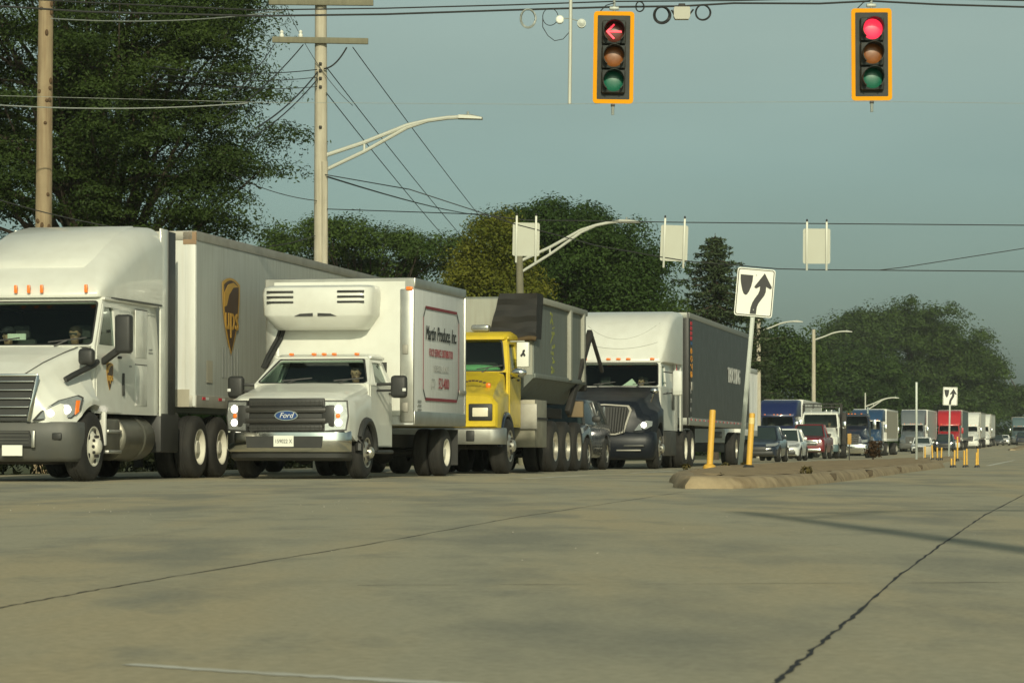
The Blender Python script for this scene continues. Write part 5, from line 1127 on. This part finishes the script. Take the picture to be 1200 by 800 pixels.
for s in (1, -1): b = MB(); b.box((s * .13, .02, .2), (.03, .03, .42), TAN_TR); b.build('leg', bd)
tp = thing('sign_post', 'tall thin bare metal post on the median before the tall grey semi', 'post', ((1074 - 600) * 97 / FOC, 97, gz(97) + .1))
b = MB(); b.box((0, 0, 1.33), (.075, .05, 2.7), GALV, .01); b.build('post', tp)
b = MB(); b.box((0, .0, .03), (.2, .2, .06), GALV, .01); b.build('base_plate', tp)
om = thing('orange_marker', 'orange panel marker right of the white flatbed truck', 'marker', (SL * 110 - 8.4, 110, gz(110)))
b = MB(); b.box((0, 0, .9), (.15, .04, .42), mat('dull_amber_panel', (.42, .24, .05), .6), .01); b.build('panel', om); b = MB(); b.box((0, .03, .45), (.04, .04, .9), CHASSIS); b.build('post', om)

# ================================================================ utility and lamp poles
def lamp_arm(root, z1, z2, dx, dz, r=.045, curve=.6, head=.55, parent=None, x0=.14):
    b = MB()
    for z, rr_ in ((z1, r), (z2, r * .9)):
        if z is None: continue
        b.tube([(x0 - .02, 0, z), (x0 + dx * .28, 0, z + (z1 + dz * .9 - z) * .38), (x0 + dx * .6, 0, z1 + dz * .80 if z == z1 else z1 + dz * .74), (x0 + dx * .76, 0, z1 + dz * .93), (x0 + dx * .9, 0, z1 + dz), (x0 + dx, 0, z1 + dz * 1.02)], rr_, ARMW, 8)
    if z2 is not None: b.tube([(x0 + dx * .28, 0, z1 + dz * .9 * .34), (x0 + dx * .28, 0, z2 + (z1 + dz * .9 - z2) * .38)], r * .6, ARMW, 6)
    a = b.build('lamp_arm', root)
    b = MB(); x1 = x0 + dx; z = z1 + dz * 1.02
    b.lofty([(-.1, [(x1 - .05, z - .03), (x1 + head, z - .05), (x1 + head, z - .01), (x1 + head * .5, z + .03), (x1 - .05, z + .05)]), (0, [(x1 - .05, z - .06), (x1 + head * 1.05, z - .07), (x1 + head * 1.05, z), (x1 + head * .5, z + .07), (x1 - .05, z + .06)]), (.1, [(x1 - .05, z - .03), (x1 + head, z - .05), (x1 + head, z - .01), (x1 + head * .5, z + .03), (x1 - .05, z + .05)])], ARMW)
    b.lathe([(.03, 0), (.03, .07), (0, .075)], (x1 + head * .35, 0, z + .06), (0, 0, 1), GALV, 8); b.build('lamp_head', a)
def pole(label, u, Y, top, rb, rt, m, name='utility_pole', cat='utility pole', lean=0):
    g = gz(Y) - .1; x = (u - 600) * Y / FOC
    root = thing(name, label, cat, (x, Y, g), (0, R(lean), 0)); b = MB(); H = top - g
    b.tube([(0, 0, 0), (0, 0, H * .5), (0, 0, H)], [rb, (rb + rt) / 2, rt], m, 16); b.build('pole', root); return root, H
z = lambda v, Y: -(v - HOR) * Y / FOC
u1, H1 = pole('pale utility pole with two crossarms and a street lamp arm', 376, 67, z(-25, 67), .19, .135, POLE_W)
g1 = u1.location.z
for zz, xl, xr, m in ((z(4, 67), 316, 438, WOODG), (z(49, 67), 320, 432, WOODG)):
    b = MB(); b.bar(((xl - 376) * 67 / FOC, -.2, zz - g1 + (.02 if zz < z(30, 67) else 0)), ((xr - 376) * 67 / FOC, -.2, zz - g1 - .02), .1, .14, m, .01); arm = b.build('crossarm', u1)
    for uu in ((331, 353) if zz < z(30, 67) else (318, 360, 436)):
        b = MB(); b.lathe([(.05, 0), (.06, .05), (.03, .08), (.05, .12), (.02, .16), (0, .17)], ((uu - 376) * 67 / FOC, -.2, zz - g1 + .08), (0, 0, 1), SIGNW, 10); b.build('insulator', arm)
for vv in (76, 84, 93, 103, 150): b = MB(); b.box((.0, -.16, z(vv, 67) - g1), (.07, .08, .07), CHASSIS, .015); b.build('pole_bolt', u1)
b = MB(); b.tube([(.1, -.14, .5), (.1, -.15, z(190, 67) - g1)], .075, POLE_W, 8); b.build('conduit', u1)
lamp_arm(u1, z(182, 67) - g1, z(199, 67) - g1, 3.15, .88, .05, head=.5)
u2, H2 = pole('brown spotted utility pole rising behind the white parcel semi cab', 48, 57, z(-40, 57), .19, .145, POLE_B, lean=.6)
KNOT = mat('dark_knot', (.1, .06, .03), .9); rp = random.Random(4)
for k in range(16): a = rp.uniform(-2.6, -.5); zz = rp.uniform(4.5, 10.5); b = MB(); b.ell((.165 * math.cos(a), .165 * math.sin(a), zz), (.035, .03, rp.uniform(.03, .07)), KNOT, 8, 5); b.build('knot', u2)
u3, H3 = pole('grey pole with twin lamp arm standing above the grey tub', 613, 90, z(298, 90), .15, .11, WOODG, 'street_lamp', 'street lamp', -1)
lamp_arm(u3, z(305, 90) - u3.location.z, z(318, 90) - u3.location.z, 3.1, 1.15, .05, head=.6, x0=.1)
u4, H4 = pole('wooden lamp pole with short single arm beside the large keep right sign', 889, 178, z(374, 178), .16, .12, POLE_W, 'street_lamp', 'street lamp')
lamp_arm(u4, z(388, 178) - u4.location.z, None, 2.1, .6, .05, head=.55, x0=.1)
u5, H5 = pole('wooden lamp pole with short single arm in front of the big round tree', 953.5, 215, z(386, 215), .18, .13, POLE_W, 'street_lamp', 'street lamp')
lamp_arm(u5, z(398, 215) - u5.location.z, None, 2.2, .62, .06, head=.6, x0=.1)
u6, H6 = pole('low thin lamp pole with twin arm behind the steel blue semi', 1014, 250, z(460, 250), .07, .06, ARMW, 'street_lamp', 'street lamp')
lamp_arm(u6, z(476, 250) - u6.location.z, z(481, 250) - u6.location.z, 2.4, .75, .06, head=.5, x0=.06)
# pole on the near corner whose shadow falls across the crossing
sp = thing('street_lamp', 'steel lamp post on the near corner beside the camera, casting the long thin shadow', 'street lamp', (3.55, -4, gz(-4)))
b = MB(); b.tube([(0, 0, 0), (0, 0, 5), (0, 0, 10.2)], [.15, .13, .1], GALV, 16); b.build('pole', sp); lamp_arm(sp, 9.9, 9.4, 1.6, .5, .05, head=.5)

T1 = lambda uu, zz: V(((uu - 600) * 67 / FOC, 66.8, zz))
far = lambda u, v: P(u, v, 150)
for lb, a, c in (('wire running down right from the lower crossarm end', T1(414, z(57, 67)), far(640, 345)), ('second wire running down right past the lamp arm', T1(383, z(80, 67)), far(612, 355)), ('third wire running down right from the pole top', T1(383, z(110, 67)), far(585, 345)), ('wire from the upper crossarm crossing the lower one', T1(335, z(8, 67)), T1(414, z(125, 67)))):
    cable(lb, [a + (c - a) * t - V((0, 0, .25 * 4 * t * (1 - t))) for t in [i / 12 for i in range(13)]], .012 if c.y > 100 else .008)
for lb, a, c, r in (('wire from the left crossarm tip into the big tree', T1(322, z(54, 67)), P(255, 128, 58), .012), ('second wire from the lower crossarm into the big tree', T1(356, z(54, 67)), P(262, 138, 58), .014), ('heavy service cable sloping left from the pole', T1(373, z(86, 67)), P(300, 150, 60), .017), ('second heavy service cable sloping left from the pole', T1(373, z(94, 67)), P(290, 165, 60), .014), ('cable from the lower crossarm to the pole', T1(407, z(57, 67)), T1(380, z(82, 67)), .02),
                   ('level wire from the pole to the big tree, uppermost', T1(372, z(83, 67)), P(180, 78, 60), .012), ('level wire from the pole to the big tree, middle', T1(372, z(92, 67)), P(180, 86, 60), .01), ('level wire from the pole to the big tree, lowest', T1(372, z(103, 67)), P(180, 92, 60), .009),
                   ('pale wire crossing in front of the big tree', P(-60, 119, 54), P(290, 121, 56), .012), ('pale wire high across the big tree', P(60, 22, 54), P(330, 13, 60), .012), ('dark wire sloping down behind the white parcel semi roof', P(-60, 215, 56), P(190, 275, 56), .012), ('wire sloping to the back of the box truck roof, upper', P(260, 199, 66), T1(372, z(236, 67)), .01), ('wire low between the pole and the trees', P(270, 288, 66), T1(370, z(277, 67)), .012), ('wire from the pole down to the distant trees, faint', T1(384, z(208, 67)), far(560, 252), .02)):
    m_ = GALV if lb.startswith('pale') else CABLE
    cable(lb, [a + (c - a) * t - V((0, 0, .12 * 4 * t * (1 - t))) for t in [i / 10 for i in range(11)]], r, m_)

# ================================================================ trees
def leaves(n, cen, rad, flat, rng, size, droop=0):
    d = rng.normal(size=(n, 3)); d /= np.linalg.norm(d, axis=1)[:, None]; r = rng.random(n) ** .45
    c = cen + d * r[:, None] * np.array([rad, rad, rad * flat]); c[:, 2] -= droop * (r * np.hypot(d[:, 0], d[:, 1])) ** 2 * rad
    return np.concatenate([c, d], 1)
def leaf_mesh(name, cs, size, rng, parent, m, aspect=.5, updn=.5):
    n = len(cs); q = rng.normal(size=(n, 3)) * .42
    if cs.shape[1] == 6: q += cs[:, 3:]; cs = cs[:, :3]
    q[:, 2] += .35; q /= np.linalg.norm(q, axis=1)[:, None] + 1e-9
    a = rng.normal(size=(n, 3)); a[:, 2] *= updn; a -= q * (a * q).sum(1)[:, None]; a /= np.linalg.norm(a, axis=1)[:, None] + 1e-9
    b = np.cross(q, a); b /= np.linalg.norm(b, axis=1)[:, None] + 1e-9
    s = size * (.6 + .8 * rng.random(n))[:, None]; a *= s * .5; b *= s * .5 * aspect
    nn = np.cross(a, b); nn /= np.linalg.norm(nn, axis=1)[:, None] + 1e-9; k = nn * s * .12
    v = np.stack([cs - a, cs + b - a * .1 + k, cs + a, cs - b - a * .1 + k], 1).reshape(-1, 3)
    me = bpy.data.meshes.new(name); me.vertices.add(4 * n); me.vertices.foreach_set('co', v.ravel())
    me.loops.add(4 * n); me.loops.foreach_set('vertex_index', np.arange(4 * n)); me.polygons.add(n)
    me.polygons.foreach_set('loop_start', np.arange(n) * 4); me.polygons.foreach_set('loop_total', np.full(n, 4)); me.update(); me.validate()
    me.materials.append(m); return link(name, me, parent)
def tree(name, label, lobes, base, trunk_h, trunk_r, m, seed, nclump, cr, per, size, flat=.6, limbs=40, low=-.55, group=None, aspect=.5, shell=.45):
    """lobes: (u, v, Y, ru, rv, depth) of crown masses; leaves gathered in clumps along limbs, gaps between clumps"""
    rng = np.random.default_rng(seed); rnd = random.Random(seed)
    gx = base[0]; gy = base[1]; g = gz(gy) - .3 if name != 'distant_tree' else gz(gy) - .3
    root = thing(name, label, 'tree', (gx, gy, g), group=group); L_ = []
    for (u, v, Y, ru, rv, dp) in lobes:
        c = P(u, v, Y); k = Y / FOC; L_.append((np.array(c) - np.array((gx, gy, g)), np.array((ru * k, dp, rv * k))))
    w = np.array([r[0] * r[2] for c, r in L_]); w /= w.sum(); cl = []
    while len(cl) < nclump:
        c, r = L_[rng.choice(len(L_), p=w)]; d = rng.normal(size=3); d /= np.linalg.norm(d)
        if d[2] < low: continue
        cl.append(c + d * r * (shell + (1 - shell) * rng.random()) * (.8 + .45 * rng.random() ** 1.5))
    cl = np.array(cl)
    cs = np.concatenate([leaves(int(per * (.5 + rng.random())), c, cr * (.6 + .8 * rng.random()), flat, rng, size, .35) for c in cl])
    crown = leaf_mesh('crown', cs, size, rng, root, m, aspect)
    b = MB(); top = V((0, 0, trunk_h)); cc = V(tuple(np.mean(cl, axis=0)))
    tip = V((cc.x * .8, cc.y * .8, max(trunk_h * 1.3, cc.z + .3 * (cl[:, 2].max() - cc.z))))
    b.tube([(0, 0, -.2), (0, 0, trunk_h * .3), top, top + (tip - top) * .5, tip], [trunk_r * 1.3, trunk_r, trunk_r * .85, trunk_r * .5, trunk_r * .12], BARK, 12)
    b.build('trunk', root)
    b = MB()
    for i in rng.choice(len(cl), min(limbs, len(cl)), replace=False):
        e = V(tuple(cl[i])); t = rnd.uniform(0, .8); s = top + (tip - top) * t if rnd.random() < .8 else top * rnd.uniform(.8, 1)
        if e.z < s.z - .5: s = top * .95
        mid = s + (e - s) * .5 + V((rnd.uniform(-.3, .3), rnd.uniform(-.3, .3), (e - s).length * rnd.uniform(.02, .14)))
        b.tube([s, s + (mid - s) * .5, mid, e], [trunk_r * .32, trunk_r * .24, trunk_r * .15, trunk_r * .04], BARK, 6)
    b.build('limb', root); return root
F_LOC = foliage('locust_leaves', (0.021, 0.04, 0.012), (0.066, 0.102, 0.024))
F_DRK = foliage('dark_leaves', (0.02, 0.043, 0.013), (0.062, 0.108, 0.024))
F_MID = foliage('mid_green_leaves', (0.028, 0.058, 0.016), (0.088, 0.135, 0.03))
F_YEL = foliage('yellowing_leaves', (0.075, 0.1, 0.014), (0.2, 0.2, 0.028))
F_SPR = foliage('spruce_needles', (0.026, 0.046, 0.022), (0.07, 0.096, 0.042), .1)
F_FAR = foliage('far_leaves', (0.024, 0.048, 0.014), (0.072, 0.118, 0.028))
tree('locust_tree', 'huge feathery locust tree filling the upper left corner', [(20, 30, 74, 170, 170, 5), (150, 110, 74, 120, 120, 5), (215, 175, 74, 95, 75, 4), (300, 165, 73, 62, 34, 2), (295, 200, 73, 50, 22, 1.8), (230, 50, 73, 75, 70, 3), (280, 95, 73, 38, 30, 2), (250, 5, 73, 70, 45, 3), (60, 210, 74, 130, 80, 4), (240, 235, 73, 50, 30, 2), (200, 262, 74, 75, 26, 2.5), (120, 265, 74, 80, 40, 3), (-80, 150, 75, 120, 140, 5), (130, -60, 75, 150, 80, 4)],
     ((120 - 600) * 76 / FOC, 76), 4.2, .34, F_LOC, 11, 880, .98, 300, .105, .24, 120, low=-.8, aspect=.36, shell=.5)
tree('tree', 'spreading green tree right of the pale utility pole', [(390, 275, 120, 60, 26, 3), (450, 288, 122, 62, 26, 3), (510, 300, 122, 50, 26, 3), (345, 292, 120, 45, 26, 3), (420, 320, 124, 110, 25, 3)], ((430 - 600) * 124 / FOC, 124), 3, .25, F_MID, 21, 150, 1.0, 270, .13, .42, 50)
tree('tree', 'yellowish autumn tree behind the leftmost sign back', [(572, 280, 112, 36, 36, 2.4), (560, 318, 112, 34, 30, 2.4), (600, 300, 112, 30, 40, 2.4), (585, 345, 112, 50, 40, 2.4)], ((578 - 600) * 113 / FOC, 113), 2.6, .2, F_YEL, 31, 170, .8, 220, .125, .6, 36)
tree('tree', 'large dark green tree behind the grey tub and black hooded semi', [(650, 265, 124, 62, 32, 3.5), (600, 262, 124, 40, 20, 3), (705, 290, 122, 66, 40, 3.5), (735, 320, 122, 48, 45, 3), (655, 325, 124, 90, 55, 3.5), (740, 355, 122, 45, 32, 3)], ((680 - 600) * 126 / FOC, 126), 3.4, .38, F_DRK, 41, 330, 1.15, 280, .14, .42, 80)
tree('tree', 'low leafy tree mostly hidden behind the grey tub and black trailer', [(640, 380, 134, 90, 40, 3), (760, 375, 134, 60, 30, 3), (560, 360, 134, 60, 40, 3)], ((640 - 600) * 136 / FOC, 136), 2.2, .2, F_MID, 43, 220, 1.0, 110, .2, .6, 30)
def spruce(label, u, vt, Y, h, rb, seed, low=.8):
    rng = np.random.default_rng(seed); rnd = random.Random(seed); k = Y / FOC; x = (u - 600) * k; top = P(u, vt, Y).z; g = top - h
    root = thing('spruce_tree', label, 'tree', (x, Y, g)); b = MB(); b.tube([(0, 0, -1), (0, 0, h * .5), (0, 0, h - .05)], [.22, .13, .015], BARK, 10); b.build('trunk', root)
    lb = MB(); cs = []; zz = h - .25
    while zz > low:
        t = 1 - zz / h; L_ = min(rb * (t ** .72), 3.9) * rnd.uniform(.85, 1.1); n = rnd.randint(4, 6); a0 = rnd.uniform(0, 6)
        for i in range(n):
            a = a0 + 2 * math.pi * i / n + rnd.uniform(-.3, .3); ln = L_ * rnd.uniform(.65, 1.12) + .12; pts = []
            for q in range(6):
                s = q / 5; pts.append(V((ln * s * math.cos(a), ln * s * math.sin(a), zz - ln * (.42 * s - .28 * s * s) + rnd.uniform(-.02, .02))))
            lb.tube(pts, [.035 * (1 - s / 6) * (.4 + ln / 3) for s in range(6)], BARK, 5)
            m = int(80 * ln) + 8; s = rng.random(m); ii = np.minimum((s * 5).astype(int), 4); f = s * 5 - ii; pa = np.array([tuple(p) for p in pts])
            c = pa[ii] * (1 - f)[:, None] + pa[ii + 1] * f[:, None]; wd_ = .12 + .26 * ln * .5 * np.sin(np.pi * np.clip(s * .9 + .1, 0, 1))
            sd = rng.normal(size=m) * wd_ * .6; c[:, 0] += -math.sin(a) * sd; c[:, 1] += math.cos(a) * sd; c[:, 2] -= np.abs(rng.normal(size=m)) * .16
            cs.append(c)
        zz -= rnd.uniform(.3, .46)
    lb.build('limb', root); leaf_mesh('crown', np.concatenate(cs), .24, rng, root, F_SPR, .3, .8)
spruce('tall spruce with drooping boughs behind the middle sign back', 838, 272, 140, 11.5, 7.0, 5, 5.2)
spruce('second spruce low behind the large keep right sign', 884, 352, 200, 11.0, 3.4, 8, 3.2)
tree('tree', 'bushy green tree right of the large keep right sign', [(905, 420, 235, 32, 40, 4), (935, 425, 235, 34, 36, 4), (920, 465, 235, 50, 40, 4), (880, 440, 235, 30, 50, 4)], ((915 - 600) * 238 / FOC, 238), 3, .3, F_FAR, 51, 200, 1.4, 150, .28, .6, 24)
tree('tree', 'huge round dark tree far behind the semis on the right', [(1040, 385, 440, 64, 38, 8), (1000, 402, 440, 44, 48, 8), (1095, 400, 440, 58, 42, 8), (1132, 440, 440, 42, 52, 7), (1075, 455, 440, 98, 50, 8), (995, 460, 438, 56, 42, 7)], ((1070 - 600) * 446 / FOC, 446), 5, .7, F_FAR, 61, 560, 2.5, 230, .42, .55, 60)
tree('tree', 'darker lower tree in front of the huge round tree', [(1010, 450, 350, 52, 46, 5), (970, 455, 350, 38, 42, 5), (1050, 468, 350, 40, 36, 5)], ((1015 - 600) * 352 / FOC, 352), 3, .4, F_DRK, 63, 260, 1.7, 170, .33, .55, 30)
tree('tree', 'small tree at the right edge beyond the teal semi', [(1168, 428, 480, 14, 16, 4), (1192, 470, 480, 28, 24, 5), (1235, 466, 480, 34, 32, 5), (1168, 474, 480, 28, 28, 5)], ((1190 - 600) * 485 / FOC, 485), 3, .4, F_FAR, 71, 200, 1.7, 120, .42, .6, 24)
tree('tree', 'small rounded tree at the foot of the huge tree, beside the red semi', [(1115, 474, 470, 38, 28, 4), (1085, 482, 470, 38, 26, 4), (1150, 484, 470, 28, 24, 4)], ((1115 - 600) * 474 / FOC, 474), 2.4, .3, F_DRK, 73, 200, 1.6, 120, .42, .6, 24)
# hedge like undergrowth filling the verge behind the queue
rng = np.random.default_rng(5); cs = []
for i in range(420):
    Y = rng.uniform(95, 460); pp = -27 - rng.random() * 8 - (0 if Y < 330 else -6); h = 1.0 + 3.0 * rng.random()
    if Y > 400: pp = -24 + rng.random() * 34; Y = rng.uniform(470, 520)
    cs.append(leaves(110, np.array((SL * Y + pp, Y, gz(Y) + h * .6)), 1.5, .9, rng, .4))
vg = []  # added grass strip, its dark colour stands in for shade seen under the trucks
for i in range(260):
    Y = rng.uniform(46, 112); h = rng.uniform(.1, .45)
    vg.append(leaves(60, np.array((SL * Y - 19.75 - .5 * rng.random(), Y, gz(Y) + h)), .35, .9, rng, .12))
o = leaf_mesh('shade_filler_grass', np.concatenate(vg), .2, rng, None, foliage('shade_dark_grass', (.012, .017, .007), (.026, .032, .013)), .3, 1.5); o['kind'] = 'stuff'; tag(o, 'added verge grass coloured dark as the shade beneath the nearest trucks', 'grass')
o = leaf_mesh('undergrowth', np.concatenate(cs), .5, rng, None, F_DRK, .6); o['kind'] = 'stuff'; tag(o, 'dark tangled undergrowth along the far verge below the trees', 'undergrowth')
rng = np.random.default_rng(15); cs = []
for i in range(14): cs.append(leaves(60, np.array((rng.uniform(-.25, .25), rng.uniform(-.3, .3), .2 + .42 * rng.random())), .17, 1, rng, .1))
bs = thing('dead_shrub', 'rusty brown dead shrub on the median before the steel blue semi', 'shrub', (SL * 108 - 7.35, 108, gz(108) + .1))
leaf_mesh('foliage', np.concatenate(cs), .1, rng, bs, foliage('rusty_leaves', (.06, .035, .02), (.11, .065, .03)), .5)
b = MB()
for i in range(7): a = i * .9; b.tube([(0, 0, -.05), (.2 * math.cos(a), .2 * math.sin(a), .55)], .012, BARK, 5)
b.build('stem', bs)
# tufts of weeds on the median
rng = np.random.default_rng(25); cs = []
for (p_, Y) in ((-6.0, 50), (-6.15, 54.5), (-6.4, 56), (-3.42, 37.5), (-6.3, 47)):
    cs.append(leaves(50, np.array((SL * Y + p_, Y, gz(Y) + .17)), .09, .6, rng, .05))
o = leaf_mesh('weeds', np.concatenate(cs), .09, rng, None, foliage('dry_weeds', (.06, .06, .02), (.17, .13, .05)), .25, 1.6); o['kind'] = 'stuff'; tag(o, 'small dry weed tufts growing on the tan median', 'weeds')
# loose gravel specks on the road
rg_ = random.Random(9); b = MB(); GRV = mat('pale_gravel', (.38, .36, .3), .9, var=.3)
for i in range(60):
    u, v = rg_.choice([(rg_.gauss(90, 90), rg_.gauss(597, 7)), (rg_.gauss(390, 50), rg_.gauss(592, 5)), (rg_.uniform(0, 1200), rg_.uniform(575, 660))]); x, y = gpix(u, v); s = rg_.uniform(.0015, .0035) * (1 + y / 30)
    b.box((x, y, gz(y) + s * .4), (s * rg_.uniform(1, 2), s * rg_.uniform(1, 2), s), GRV, s * .3, None, 1)
o = b.build('gravel', smooth=False); o['kind'] = 'stuff'; tag(o, 'pale gravel specks scattered on the concrete crossing', 'gravel')
